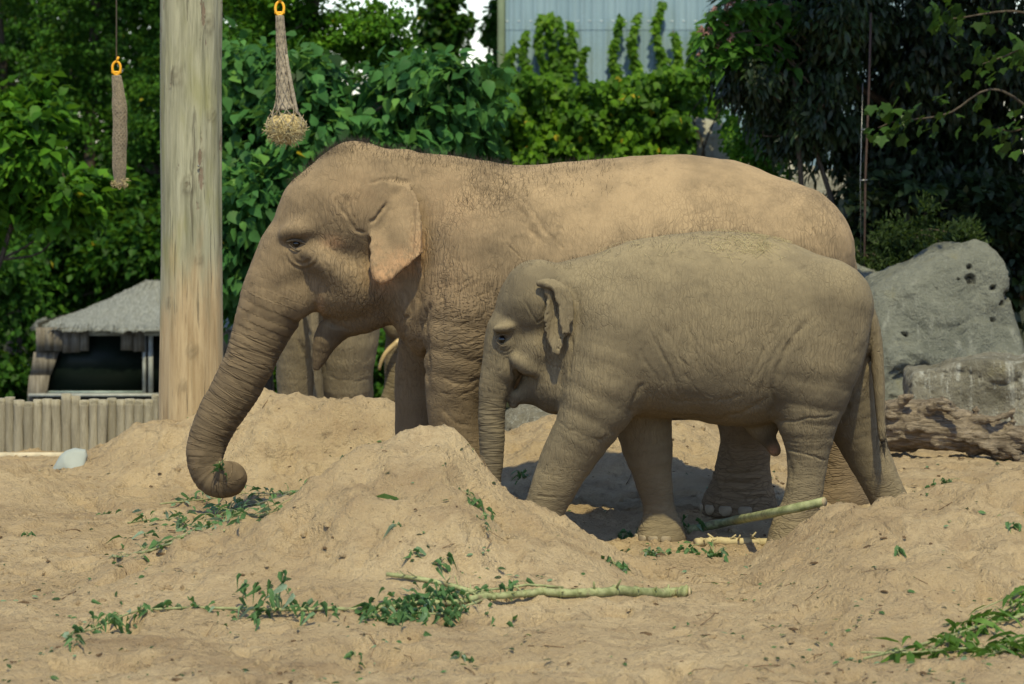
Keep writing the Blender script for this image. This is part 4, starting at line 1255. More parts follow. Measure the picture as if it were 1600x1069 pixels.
def tall_post():
    Y = 25.0
    t = NT('weathered_post')
    v = t.coord()
    g = t.noise(t.mapv(v, (9, 9, 0.7)), 2.2, 6, 0.65, 0.4)
    z = t.n('ShaderNodeSeparateXYZ', {0: v}).outputs[2]
    c = t.mix(t.rng(g, 0.3, 0.7), (0.19, 0.182, 0.12), (0.37, 0.35, 0.25))
    c = t.mix(t.rng(t.noise(t.mapv(v, (3, 3, 0.8)), 1.5, 4), 0.5, 0.7, 0, 0.65), c, (0.23, 0.22, 0.09))
    rub = t.rng(t.math('ADD', z, t.math('MULTIPLY', t.math('SUBTRACT', t.noise(t.mapv(v, (4, 4, 1)), 2.0, 4), 0.5), 1.6)), 1.75, 0.95)
    c = t.mix(t.math('MULTIPLY', rub, 0.85), c, t.mix(t.rng(g, 0.35, 0.65), (0.33, 0.225, 0.125), (0.46, 0.335, 0.20)))
    cr = t.rng(t.noise(t.mapv(v, (16, 16, 0.5)), 2.0, 4, 0.6, 0.8), 0.60, 0.66)
    c = t.mix(t.math('MULTIPLY', cr, 0.6), c, (0.09, 0.075, 0.05))
    sc = t.math('MULTIPLY', t.rng(t.noise(t.mapv(v, (5, 5, 1.6), loc=(3, 1, 0)), 1.6, 5, 0.65), 0.62, 0.67), t.rng(z, 1.6, 2.2))
    c = t.mix(t.math('MULTIPLY', sc, 0.7), c, (0.16, 0.09, 0.065))
    c = t.mix(t.math('MULTIPLY', t.attr('knot'), .7), c, (0.10, 0.078, 0.05))
    h = t.math('SUBTRACT', g, t.math('MULTIPLY', t.math('ADD', cr, sc), 0.4))
    m = t.done(t.bsdf(c, 0.8, 0.2, t.bump(h, 0.7, 0.02)))
    x = W(299, 0, Y)[0]
    zb = g1(x, Y) - 0.3
    root = thing('timber_post', 'tall weathered round timber post rising out of the frame, rubbed tan low down', 'post', (x, Y, zb))
    ang = lambda px: -math.acos(max(-.95, min(.95, (px - 299) / 50)))
    zz = lambda py: W(0, py, Y)[2] - zb
    kn = [(ang(268), zz(470), .03, .01), (ang(335), zz(180), .035, .012), (ang(290), zz(600), .03, .01), (ang(297), zz(288), .05, .022), (ang(316), zz(403), .028, .012), (ang(330), zz(37), .05, .02), (ang(278), zz(120), .05, .012), (ang(305), zz(545), .04, .012), (ang(318), zz(242), .03, .01)]
    V, F, kc = post_mesh(x, Y, 0.234, 0, 7.3, m, 0, kn)
    part('shaft', mk_mesh('shaft', V, F, True, dict(knot=kc), m), root)
    bolt, bf = tube([(0.075, -.236, zz(259)), (0.075, -.246, zz(259))], .008, 8)
    part('bolt', mk_mesh('bolt', bolt, bf, False, mat=M_STEEL), root)
    return root
M_STEEL = simple('steel', (0.25, 0.25, 0.25), 0.4, 0.5, metallic=0.8)
M_ROPE = simple('rope', (0.30, 0.25, 0.19), 0.9, 0.1, 0.35, 60, 0.8, 0.004)
M_YEL = simple('yellow_plastic', (0.75, 0.36, 0.01), 0.4, 0.4, 0.1)
M_HAY = simple('hay', (0.42, 0.32, 0.155), 0.85, 0.15, 0.5, 30, 0.9, 0.01)
post = tall_post()

# ---------------------------------------------------------------- hay nets on a high wire
ZW = 6.6
def shackle(root, c, r, rot=0.0):
    a = np.linspace(0, 2 * PI, 20)
    pts = np.stack([np.cos(a) * r * 0.62, np.sin(a) * r * 0.25 * math.sin(rot), np.sin(a) * r], 1) + c
    V, F = tube(pts, r * 0.2, 8, cap=False)
    V2, F2 = tube([c + np.array([-r * .75, 0, -r * .62]), c + np.array([r * .75, 0, -r * .62])], r * .2, 8)
    V3, F3 = tube([c + np.array([0, 0, r]), c + np.array([r * .35, -.01, r * 1.7])], r * .2, 8)
    mb = MB(); mb.add(V, F); mb.add(V2, F2); mb.add(V3, F3)
    part('shackle', mb.mesh('shackle', M_YEL), root)

def net_strands(center, radius, turns, cells, n, mat, name, root):
    """two families of spiral cords"""
    mb = MB()
    t = np.linspace(0, 1, n)
    C = np.array([center(u) for u in t]); Rr = np.array([radius(u) for u in t])
    for s in (-1, 1):
        for k in range(cells):
            a = 2 * PI * (k / cells + s * turns * t)
            P = C + np.stack([np.cos(a) * Rr, np.sin(a) * Rr, np.zeros(n)], 1)
            V, F = tube(P, 0.0030, 4, cap=False)
            mb.add(V, F)
    part('net', mb.mesh(name, mat), root)

def straws(root, base, n, spread, length, name='hay_strands'):
    mb = MB()
    for i in range(n):
        d = unit(RNG.normal(size=3) + np.array([0, 0, -.5]))
        p0 = base + d * spread * RNG.uniform(.5, 1.0) * np.array([1, 1, .8])
        e = unit(d + RNG.normal(size=3) * .8)
        l = length * RNG.uniform(.5, 1.3)
        V, F = tube([p0 - e * l * .4, p0 + e * l * .2 + RNG.normal(size=3) * .006, p0 + e * l * .6], .0024, 3)
        mb.add(V, F)
    part(name, mb.mesh(name, M_STRAW), root, kind='stuff')

def hay_net_long():
    Y = 25.6
    top = W(182, 118, Y); bot = W(190, 290, Y)
    root = thing('hay_net', 'long narrow hay net hanging left of the post from a yellow shackle', 'hay net', top, 'hay nets hanging by the post')
    L = top[2] - bot[2]
    c = lambda u: np.array([(bot[0] - top[0]) * u + 0.012 * math.sin(u * 5), 0, -L * u])
    r = lambda u: 0.028 + 0.022 * math.sin(min(1, u * 3.0) * PI / 2) - 0.014 * max(0, (u - .75) / .25) + .0022 * math.sin(u * 23 + 1)
    us = np.linspace(0.0, 1, 40)
    V, F = tube([c(u) for u in us], [r(u) * .96 for u in us], 14, 0.05)
    part('hay', mk_mesh('hay', V, F, True, mat=M_HAYD), root)
    net_strands(c, lambda u: r(u) + .003, 2.2, 12, 80, M_ROPE, 'net', root)
    straws(root, c(1.0) + np.array([0, 0, .03]), 90, .05, .07)
    shackle(root, np.array([0.0, 0, 0.055]), .05)
    V, F = tube([(0, 0, 0.11), (0, 0, ZW - top[2])], .006, 6)
    part('rope', mk_mesh('rope', V, F, True, mat=M_STEEL), root)

def hay_net_bag():
    Y = 24.6
    top = W(437, 24, Y); bot = W(447, 200, Y)
    root = thing('hay_net', 'tapering hay net with a bulging bundle of hay at its foot, right of the post', 'hay net', top, 'hay nets hanging by the post')
    L = top[2] - bot[2]
    c = lambda u: np.array([(bot[0] - top[0]) * u, 0, -L * u])
    r = lambda u: 0.026 + 0.045 * u ** 1.3 + (0.075 * math.exp(-((u - .98) / .13) ** 2))
    us = np.linspace(0.0, .84, 30)
    V, F = tube([c(u) for u in us], [r(u) * .93 for u in us], 12, 0.08)
    part('gathered_cords', mk_mesh('gathered_cords', V, F, True, mat=M_ROPE), root)
    net_strands(c, lambda u: r(u) + .003, .8, 9, 60, M_ROPE, 'net', root)
    # one cord bundle hangs apart on the right
    V, F = tube(spline([c(.35) + [.03, -.02, 0], c(.6) + [.055, -.03, 0], c(.88) + [.088, -.03, 0]], 12), .014, 8, .1)
    part('cord', mk_mesh('cord', V, F, True, mat=M_ROPE), root)
    P = np.array([0.13, .12, .10])
    n = 900
    d = unit(RNG.normal(size=(n, 3)))
    V, F = [], []
    mb = MB()
    th = np.linspace(0, PI, 16); ph = np.linspace(0, 2 * PI, 24, endpoint=False)
    T, Pm = np.meshgrid(th, ph, indexing='ij')
    S = np.stack([np.sin(T) * np.cos(Pm), np.sin(T) * np.sin(Pm), np.cos(T)], -1).reshape(-1, 3)
    S = S * (0.95 + .18 * fbm(S * 3, 3)[:, None]) * np.array([.132, .12, .112]) + c(1.0)
    i, j = np.meshgrid(np.arange(15), np.arange(24), indexing='ij')
    Q = np.stack([i * 24 + j, i * 24 + (j + 1) % 24, (i + 1) * 24 + (j + 1) % 24, (i + 1) * 24 + j], -1).reshape(-1, 4)
    part('hay', mk_mesh('hay', S, Q, True, mat=M_HAY), root)
    straws(root, c(1.0), 900, .142, .08)
    shackle(root, np.array([0.0, 0, 0.05]), .05, 1.0)
    V, F = tube([(0, 0, 0.11), (0, 0, ZW - top[2])], .006, 6)
    part('rope', mk_mesh('rope', V, F, True, mat=M_STEEL), root)
M_HAYD = simple('netted_hay', (0.30, 0.24, 0.165), 0.9, 0.1, 0.5, 45, 0.9, 0.01)
hay_net_long()
hay_net_bag()

# ---------------------------------------------------------------- palisade, kerb beam, half buried slab
def wood(name, c1, c2):
    t = NT(name)
    v = t.coord()
    rnd = t.n('ShaderNodeObjectInfo').outputs['Random']
    g = t.noise(t.mapv(v, (14, 14, 1.2)), 3.0, 5, 0.65, 0.5)
    c = t.mix(t.rng(g, 0.3, 0.7), c1, c2)
    c = t.mix(t.math('MULTIPLY', rnd, 0.5), c, tuple(x * 0.6 for x in c1))
    c = t.mix(t.rng(t.noise(v, 9.0, 4), 0.6, 0.72, 0, 0.5), c, (0.07, 0.06, 0.042))
    return t.done(t.bsdf(c, 0.85, 0.2, t.bump(g, 0.7, 0.01)))
M_PAL = wood('palisade_wood', (0.24, 0.21, 0.155), (0.35, 0.31, 0.235))
def palisade():
    Y = 26.3
    o = W(130, 706, Y)
    root = thing('palisade', 'low palisade of round grey stakes in front of the thatched hut', 'fence', o)
    meshes = []
    for k in range(4):
        z = np.linspace(0, 1, 12)
        P = np.stack([0.006 * np.sin(z * 3 + k), np.zeros(12), z], 1)
        r = 0.041 + .003 * np.sin(z * 7 + k * 2)
        V, F = tube(np.vstack([P, [P[-1] + [0, 0, .006]]]), np.append(r, r[-1] * .75), 12, 0.02)
        meshes.append(mk_mesh('stake', V, F, True, mat=M_PAL))
    R = np.random.default_rng(11)
    x = -140
    k = 0
    while x < 352:
        px = x
        top = 624 + R.normal(0, 2.0)
        if R.random() < .18: top -= 7
        q = W(px, 706, Y)
        h = (W(0, top, Y)[2] + .12)
        s = part('stake', meshes[k % 4], root, loc=np.array([q[0], Y + R.normal(0, .012), -.12]) - o)
        s.scale = (1, 1, h)
        s.rotation_euler = (R.normal(0, .012), R.normal(0, .012), R.uniform(0, 6))
        x += 14.2 + R.normal(0, .8)
        k += 1
    for zy in (640, 690):
        z = W(0, zy, Y)[2]
        V, F = box((W(106, 0, Y)[0], Y + .075, z), (2.5, .04, .07))
        part('rail', mk_mesh('rail', V - o, F, False, mat=M_PAL), root)
palisade()
Y_ = 25.9
o_ = W(30, 712, Y_)
P_ = spline([W(-160, 718, Y_), W(-40, 714, Y_), W(60, 712, Y_), W(112, 712, Y_)], 14)
V_, F_ = tube(P_, .036, 10, .03)
V_[:, 2] = np.minimum(V_[:, 2], W(0, 707, Y_)[2])
thing('timber_beam', 'pale flat beam lying on the sand below the stakes', 'beam', o_, me=mk_mesh('timber_beam', V_ - o_, F_, True, mat=simple('pale_beam', (0.46, 0.39, 0.28), .85, .2, .2, 14)))
Y_ = 24.2
poly_ = [(W(x, y, Y_)[0], W(x, y, Y_)[2]) for (x, y) in [(78, 745), (92, 722), (104, 704), (116, 699), (137, 699), (140, 712), (128, 760), (84, 765)]]
V_, Q_ = sdf_mesh([Slab(poly_, Y_, .07, .03)], .014, 1)
o_ = np.array([W(112, 0, Y_)[0], Y_, W(0, 735, Y_)[2]])
thing('pale_slab', 'white pale slab half buried in the sand beside the beam', 'slab', o_, me=mk_mesh('pale_slab', V_ - o_, Q_, True, mat=simple('pale_slab', (0.30, 0.32, 0.30), .6, .3, .08, 6, .1)))

# ---------------------------------------------------------------- thatched viewing hut
def hut():
    Y = 40.0
    def p(x, y, d=0.0): return W(x, y, Y) + np.array([0, d, 0])
    gx_ = W(210, 0, Y)[0]
    zf = g1(gx_, Y)
    root = thing('thatched_hut', 'thatched viewing hut with bark walls and dark windows behind the stakes', 'hut', (gx_, Y + 1.3, zf))
    o = np.array(root.location)
    t = NT('thatch')
    v = t.coord()
    n = t.noise(t.mapv(v, (26, 5, 5)), 2.0, 5, 0.7, 0.3)
    c = t.mix(t.rng(n, 0.3, 0.7), (0.20, 0.205, 0.19), (0.37, 0.375, 0.35))
    M_TH = t.done(t.bsdf(c, 0.9, 0.1, t.bump(n, 1.0, 0.05)))
    t = NT('bark_boards')
    v = t.coord()
    n = t.noise(t.mapv(v, (13, 13, 0.9)), 2.0, 5, 0.7, 0.4)
    c = t.mix(t.rng(n, 0.3, 0.7), (0.12, 0.10, 0.078), (0.27, 0.235, 0.19))
    M_BK = t.done(t.bsdf(c, 0.9, 0.15, t.bump(n, 0.9, 0.03)))
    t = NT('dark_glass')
    M_GL = t.done(t.bsdf((0.010, 0.016, 0.012), 0.35, 0.12, t.bump(t.noise(t.coord(), 1.5, 2), .05, .05)))  # dark green of reflected trees painted into the pane colour
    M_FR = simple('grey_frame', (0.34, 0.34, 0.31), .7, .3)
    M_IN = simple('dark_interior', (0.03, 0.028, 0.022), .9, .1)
    # roof: a thick concave hipped cone of thatch with a ragged eave
    eL, eR, zE, zA = p(38, 512)[0], p(408, 512)[0], p(0, 513)[2], p(0, 446)[2]
    cx = (p(222, 0)[0]); hx, hy = (eR - eL) / 2, 1.55
    cx = (eL + eR) / 2
    n_, m_ = 220, 26
    a = np.linspace(0, 2 * PI, n_, endpoint=False)
    rows = []
    for i in range(m_):
        u = i / (m_ - 1)
        k = 1 - u
        sq = (np.abs(np.cos(a)) ** 4 + np.abs(np.sin(a)) ** 4) ** (-1 / 4)
        rad = 1 + (sq - 1) * k
        zz = zE + (zA - zE) * (u ** 1.35) + (0.012 if i == 0 else 0)
        ridge = 0.10 * u
        X = cx + np.cos(a) * rad * (hx * k + ridge)
        Yy = Y + 1.3 + np.sin(a) * rad * (hy * k + 0.04)
        jit = RNG.normal(size=n_) * (0.006 if i < 3 else 0.009)
        rows.append(np.stack([X, Yy, np.full(n_, zz) + jit + (RNG.normal(size=n_) * .009 - .035 if i == 0 else 0)], 1))
    under = rows[0] + np.array([0, 0, .02]); under[:, :2] = (under[:, :2] - [cx, Y + 1.3]) * .93 + [cx, Y + 1.3]
    V = np.concatenate([under] + rows)
    i, j = np.meshgrid(np.arange(m_), np.arange(n_), indexing='ij')
    Q = np.stack([i * n_ + j, i * n_ + (j + 1) % n_, (i + 1) * n_ + (j + 1) % n_, (i + 1) * n_ + j], -1).reshape(-1, 4)
    part('roof', mk_mesh('roof', V - o, [Q, np.array([list(range(m_ * n_, (m_ + 1) * n_))])], True, mat=M_TH), root)
    # loose straw along the eave
    mb = MB()
    for k in range(260):
        b = rows[0][RNG.integers(n_ // 2, n_)] if RNG.random() < .85 else rows[0][RNG.integers(0, n_)]
        d = unit(np.array([b[0] - cx, b[1] - Y - 1.3, -.5]) + RNG.normal(size=3) * .3)
        V, F = tube([b - d * .1 + [0, 0, .03], b + d * RNG.uniform(.0, .03)], .006, 3)
        mb.add(V, F)
    part('eave_straw', mb.mesh('eave_straw', M_TH, origin=o), root, kind='stuff')
    def board(x0, x1, y0, y1, d, mat, name, thick=.06, par=root, ins=0.0):
        a_, b_ = p(x0, y0), p(x1, y1)
        V, F = box(((a_[0] + b_[0]) / 2, Y + d, (a_[2] + b_[2]) / 2), (abs(b_[0] - a_[0]), thick, abs(a_[2] - b_[2])))
        return part(name, mk_mesh(name, V - o, F, False, mat=mat), par)
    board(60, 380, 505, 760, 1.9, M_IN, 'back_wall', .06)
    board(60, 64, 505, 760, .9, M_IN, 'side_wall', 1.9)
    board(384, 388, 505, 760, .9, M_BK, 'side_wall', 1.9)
    # bark boards of the front, in overlapping panels
    V0 = [(58, 141, 511, 549, -.10), (190, 228, 511, 548, -.10), (345, 390, 511, 556, -.10), (270, 300, 511, 548, -.10), (310, 345, 511, 548, -.10)]
    for (x0, x1, y0, y1, d) in V0:
        n = max(2, int((x1 - x0) / 13))
        for k in range(n):
            xa, xb = x0 + (x1 - x0) * k / n + .3, x0 + (x1 - x0) * (k + 1) / n - .3
            board(xa, xb, y0, y1 + RNG.uniform(-1.5, 1.5), d + RNG.uniform(-.012, .012), M_BK, 'board', .03)
    # slanted panels at the left corner
    for (q, d) in (([(54, 550), (93, 550), (80, 586), (48, 586)], -.06), ([(47, 586), (79, 586), (70, 640), (43, 640)], -.09), ([(43, 634), (70, 634), (66, 760), (42, 760)], -.06)):
        A = np.array([p(x, y, d) for (x, y) in q]); B = A + np.array([0, .05, 0])
        V = np.vstack([A, B])
        F = np.array([(3, 2, 1, 0), (4, 5, 6, 7), (0, 1, 5, 4), (1, 2, 6, 5), (2, 3, 7, 6), (3, 0, 4, 7)])
        part('corner_panel', mk_mesh('corner_panel', V - o, F, False, mat=M_BK), root)
    board(50, 240, 617, 760, -.03, M_BK, 'low_wall', .06)
    board(240, 390, 617, 760, -.03, M_BK, 'low_wall', .06)
    board(48, 392, 614, 618, -.12, M_FR, 'sill', .16)
    fr = board(141, 190, 516, 524, -.09, M_FR, 'lintel', .05)
    board(227, 270, 516, 524, -.09, M_FR, 'lintel', .05)
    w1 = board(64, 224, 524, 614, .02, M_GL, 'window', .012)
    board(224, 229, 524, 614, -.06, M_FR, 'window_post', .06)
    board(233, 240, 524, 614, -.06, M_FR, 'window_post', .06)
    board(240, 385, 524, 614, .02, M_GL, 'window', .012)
    board(300, 306, 524, 614, -.06, M_FR, 'window_post', .06)
    board(345, 351, 548, 614, -.06, M_FR, 'window_post', .06)
    board(64, 224, 611, 614, -.015, simple('pale_rail', (.3, .36, .34), .4, .4), 'window_rail', .03)
hut()

# ---------------------------------------------------------------- blue-grey corrugated building
def building():
    Y = 46.0
    x0, x1 = W(790, 0, Y)[0], W(1560, 0, Y)[0]
    z0, z1 = -0.2, 7.5
    root = thing('metal_building', 'blue-grey corrugated metal building rising behind the ivy', 'building', ((x0 + x1) / 2, Y, z0))
    o = np.array(root.location)
    t = NT('blue_steel_sheet')
    v = t.coord()
    n = t.noise(t.mapv(v, (3, 3, .35)), 1.0, 4, .6)
    c = t.mix(t.rng(n, .3, .7), (0.20, 0.29, 0.345), (0.255, 0.35, 0.405))
    c = t.mix(t.rng(t.noise(t.mapv(v, (14, 14, .2)), 1.0, 4, .6), .55, .75, 0, .35), c, (0.15, 0.19, 0.21))
    m = t.done(t.bsdf(c, 0.55, 0.4))
    prof = [(0, 0), (.045, 0), (.06, -.03), (.1, -.03), (.115, 0), (.16, 0)]   # one rib, 0.16 m pitch
    nsheet = int((x1 - x0) / .96) + 1
    for rowi, (za, zb) in enumerate(((z0, W(0, 40, Y)[2]), (W(0, 40, Y)[2] - .06, z1))):
        xs, ys = [], []
        for r in range(6):
            for (a, b) in prof[:-1]:
                xs.append(r * .16 + a); ys.append(b)
        xs.append(.962); ys.append(0)
        xs, ys = np.array(xs), np.array(ys) - .006 * rowi
        A = np.stack([xs, ys, np.zeros(len(xs))], 1)
        V = np.vstack([A, A + [0, 0, zb - za]])
        k = len(xs)
        Q = np.array([(i, i + 1, k + i + 1, k + i) for i in range(k - 1)])
        me = mk_mesh('metal_sheet', V, Q, False, mat=m)
        sc_me = MB()
        for r in range(6):
            for dx in (.012, .03):
                Vb, Fb = tube([(r * .16 + dx, .002, .12), (r * .16 + dx, -.01, .12)], .009, 6)
                sc_me.add(Vb, Fb)
        scm = sc_me.mesh('screws', M_PALE)
        for q in range(nsheet):
            s = part('metal_sheet', me, root, loc=np.array([x0 + q * .96, Y - .003 * (q % 2), za]) - o)
            if rowi == 1:
                part('screws', scm, s, loc=(0, -.002, 0), kind='stuff')
    V, F = box((x0 - .06, Y + .02, (z0 + z1) / 2), (.10, .12, z1 - z0))
    part('corner_trim', mk_mesh('corner_trim', V - o, F, False, mat=simple('green_trim', (0.17, 0.21, 0.13), .6, .3, .15, 3)), root)
    V, F = box((x0 + .02, Y + 4, (z0 + z1) / 2), (.05, 7.9, z1 - z0 - .01))
    part('side_wall', mk_mesh('side_wall', V - o, F, False, mat=m), root)
    V, F = box(((x0 + x1) / 2 + .2, Y + 4, z1 + .06), (x1 - x0 + .9, 8.6, .1))
    part('roof', mk_mesh('roof', V - o, F, False, mat=m), root)
M_PALE = simple('pale_screws', (0.62, 0.66, 0.68), .5, .4)
building()

# ---------------------------------------------------------------- rough concrete wall under the ivy
def wall():
    Y = 38.0
    t = NT('rough_render')
    v = t.coord()
    n = t.noise(v, 14.0, 6, .75)
    n2 = t.noise(t.mapv(v, (5, 5, 1)), 1.5, 5, .65)
    c = t.mix(t.rng(n2, .35, .7), (0.46, 0.44, 0.37), (0.30, 0.28, 0.23))
    c = t.mix(t.rng(n, .5, .75, 0, .5), c, (0.13, 0.12, 0.10))
    m = t.done(t.bsdf(c, .95, .1, t.bump(n, 1.0, .06)))
    xa, xb = W(680, 0, Y)[0], W(1420, 0, Y)[0]
    def zt(x): return np.interp(x, [xa, W(1090, 0, Y)[0], W(1140, 0, Y)[0], W(1180, 0, Y)[0], xb], [2.62, 2.70, 2.62, 2.32, 1.9])
    n = 60
    xs = np.linspace(xa, xb, n)
    rows = []
    for (d, f) in ((-.14, 0), (-.13, .5), (-.11, .93), (-.06, 1), (.08, 1), (.14, .9), (.14, 0)):
        z = -.3 + (zt(xs) + .3) * f
        P = np.stack([xs, Y + d + 0 * xs, z], 1)
        P += .03 * np.stack([0 * xs, fbm(P * 2.5, 3), fbm(P * 2.1 + 7, 3) * (f > .4)], 1)
        rows.append(P)
    V = np.concatenate(rows)
    i, j = np.meshgrid(np.arange(6), np.arange(n - 1), indexing='ij')
    Q = np.stack([i * n + j, i * n + j + 1, (i + 1) * n + j + 1, (i + 1) * n + j], -1).reshape(-1, 4)
    E = [np.array([[r * n for r in range(7)]]), np.array([[r * n + n - 1 for r in range(7)][::-1]])]
    o = np.array([(xa + xb) / 2, Y, -.3])
    thing('garden_wall', 'rough pale rendered wall showing between the ivy and the dark trees', 'wall', o, me=mk_mesh('garden_wall', V - o, [Q] + E, True, mat=m))
wall()

# thin rusty pole in the dark trees
Y_ = 30.2
P_ = np.array([W(1348, 470, Y_) * 1.0, W(1352, 280, Y_), W(1358, 130, Y_), W(1361, 20, Y_)])
P_[0][2] = -0.05
o_ = P_[0].copy()
r_ = thing('thin_pole', 'thin rusty brown pole standing before the dark evergreen', 'pole', o_)
V_, F_ = tube(P_, .0105, 10)
part('shaft', mk_mesh('shaft', V_ - o_, F_, True, mat=simple('rust', (0.06, 0.036, 0.028), .7, .3, .3, 20)), r_)
for (x, y) in ((1352, 203), (1349, 282)):
    c_ = W(x, y, Y_) - o_
    V_, F_ = tube([c_ + [-.035, -.02, 0], c_ + [.035, -.02, 0.004]], .008, 6)
    part('insulator', mk_mesh('insulator', V_, F_, True, mat=M_STEEL), r_)
V_, F_ = tube([W(1345, 425, Y_) - o_ + [-.0, -.02, 0], W(1349, 282, Y_) - o_ + [-.03, -.02, 0], W(1353, 130, Y_) - o_ + [-.03, -.02, 0]], .003, 5)
part('wire', mk_mesh('wire', V_, F_, True, mat=M_STEEL), r_)
# ================================================================ TREES, SHRUBS, IVY
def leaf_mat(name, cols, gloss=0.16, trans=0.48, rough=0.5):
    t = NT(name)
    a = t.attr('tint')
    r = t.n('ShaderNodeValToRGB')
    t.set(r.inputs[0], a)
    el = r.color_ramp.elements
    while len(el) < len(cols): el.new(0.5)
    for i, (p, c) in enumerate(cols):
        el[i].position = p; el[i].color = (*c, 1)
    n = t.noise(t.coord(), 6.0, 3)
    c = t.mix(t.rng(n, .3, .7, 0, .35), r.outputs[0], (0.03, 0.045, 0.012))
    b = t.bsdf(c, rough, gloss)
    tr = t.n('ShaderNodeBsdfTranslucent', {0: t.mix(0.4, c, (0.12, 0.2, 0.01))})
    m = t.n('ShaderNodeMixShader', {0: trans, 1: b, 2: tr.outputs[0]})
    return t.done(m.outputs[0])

L_DIAMOND = (np.array([(0, 0, 0), (.42, .36, .06), (1, 0, -.12), (.42, -.36, .06)]), np.array([(0, 1, 2), (0, 2, 3)]))
L_OVATE = (np.array([(0, 0, 0), (.22, .34, .06), (.5, .36, .03), (1.12, 0, -.24), (.5, -.36, .03), (.22, -.34, .06), (.5, 0, -.03)]),
           np.array([(0, 1, 6), (1, 2, 6), (2, 3, 6), (3, 4, 6), (4, 5, 6), (5, 0, 6)]))
L_LANCE = (np.array([(0, 0, 0), (.3, .13, .03), (.65, .12, -.03), (1, 0, -.18), (.65, -.12, -.03), (.3, -.13, .03)]), np.array([(0, 1, 5), (1, 2, 5), (2, 4, 5), (2, 3, 4)]))
L_LOBED = (np.array([(0, 0, 0), (-.06, .38, .02), (.2, .42, .02), (.42, .66, -.03), (.56, .36, .02), (1, 0, -.14), (.56, -.36, .02), (.42, -.66, -.03), (.2, -.42, .02), (-.06, -.38, .02), (.3, 0, -.03)]),
           np.array([(0, 1, 10), (1, 2, 10), (2, 3, 10), (3, 4, 10), (4, 5, 10), (5, 6, 10), (6, 7, 10), (7, 8, 10), (8, 9, 10), (9, 0, 10)]))

def leaves(C, D, U, L, shape, tint, width=1.0):
    """vectorised: centre/base C, length dir D, up-ish U, length L"""
    T, F = shape
    D = unit(D)
    S = unit(np.cross(D, U))
    N = np.cross(S, D)
    n, m = len(C), len(T)
    V = C[:, None, :] + L[:, None, None] * (T[None, :, 0, None] * D[:, None, :] + width * T[None, :, 1, None] * S[:, None, :] + T[None, :, 2, None] * N[:, None, :])
    FF = (F[None] + (np.arange(n) * m)[:, None, None]).reshape(-1, 3)
    return V.reshape(-1, 3), FF, np.repeat(tint, m)

def crown_leaves(blobs, ncl, per, leaf, shape, rad, R, droop=0.4, flat=0.5, width=1.0, shell=0.45, zmin=None, tintbias=0.0, ymax=None):
    """leaf clumps spread through the ellipsoids of a crown"""
    w = np.array([b[1][0] * b[1][1] * b[1][2] for b in blobs]) ** .67
    pick = R.choice(len(blobs), ncl, p=w / w.sum())
    c = np.array([b[0] for b in blobs])[pick]
    r = np.array([b[1] for b in blobs])[pick]
    d = unit(R.normal(size=(ncl, 3)))
    q = c + d * r * (R.random((ncl, 1)) ** shell)
    if zmin is not None:
        k = q[:, 2] > zmin
        q, d = q[k], d[k]
    n = len(q)
    csz = rad * R.uniform(.6, 1.5, n)
    ctint = R.normal(0, .16, n)
    P = np.repeat(q, per, 0)
    dd = R.normal(size=(n * per, 3))
    dd[:, 2] *= flat
    P = P + unit(dd) * np.repeat(csz, per)[:, None] * (R.random((n * per, 1)) ** .5)
    out = np.repeat(d, per, 0)
    D = out * .7 + R.normal(size=P.shape) * .55 + np.array([0, 0, -droop])
    U = np.array([0, 0, 1.0]) + out * .5 + R.normal(size=P.shape) * .45
    L = leaf * R.uniform(.6, 1.35, len(P))
    tint = np.clip(.5 + tintbias + np.repeat(ctint, per) + R.normal(0, .13, len(P)), 0, 1)
    tint = np.minimum(tint, .97)
    y = R.random(len(P)) < (.008 if leaf > .14 and shape is L_OVATE else .0012)
    tint[y] = 1.0
    return q, leaves(P, D, U, L, shape, tint, width)

M_BARK = simple('bark', (0.075, 0.06, 0.045), .9, .1, .35, 14, .9, .02, stretch=(2, 2, .5))
def lumpy(blobs, R, n=7, f=.46):
    out = []
    for (c, r) in blobs:
        c, r = np.array(c), np.array(r)
        out.append((c, tuple(r * .62)))
        for k in range(n):
            d = unit(R.normal(size=3))
            out.append((c + d * r * R.uniform(.5, .8), tuple(r * f * R.uniform(.6, 1.15))))
    return out

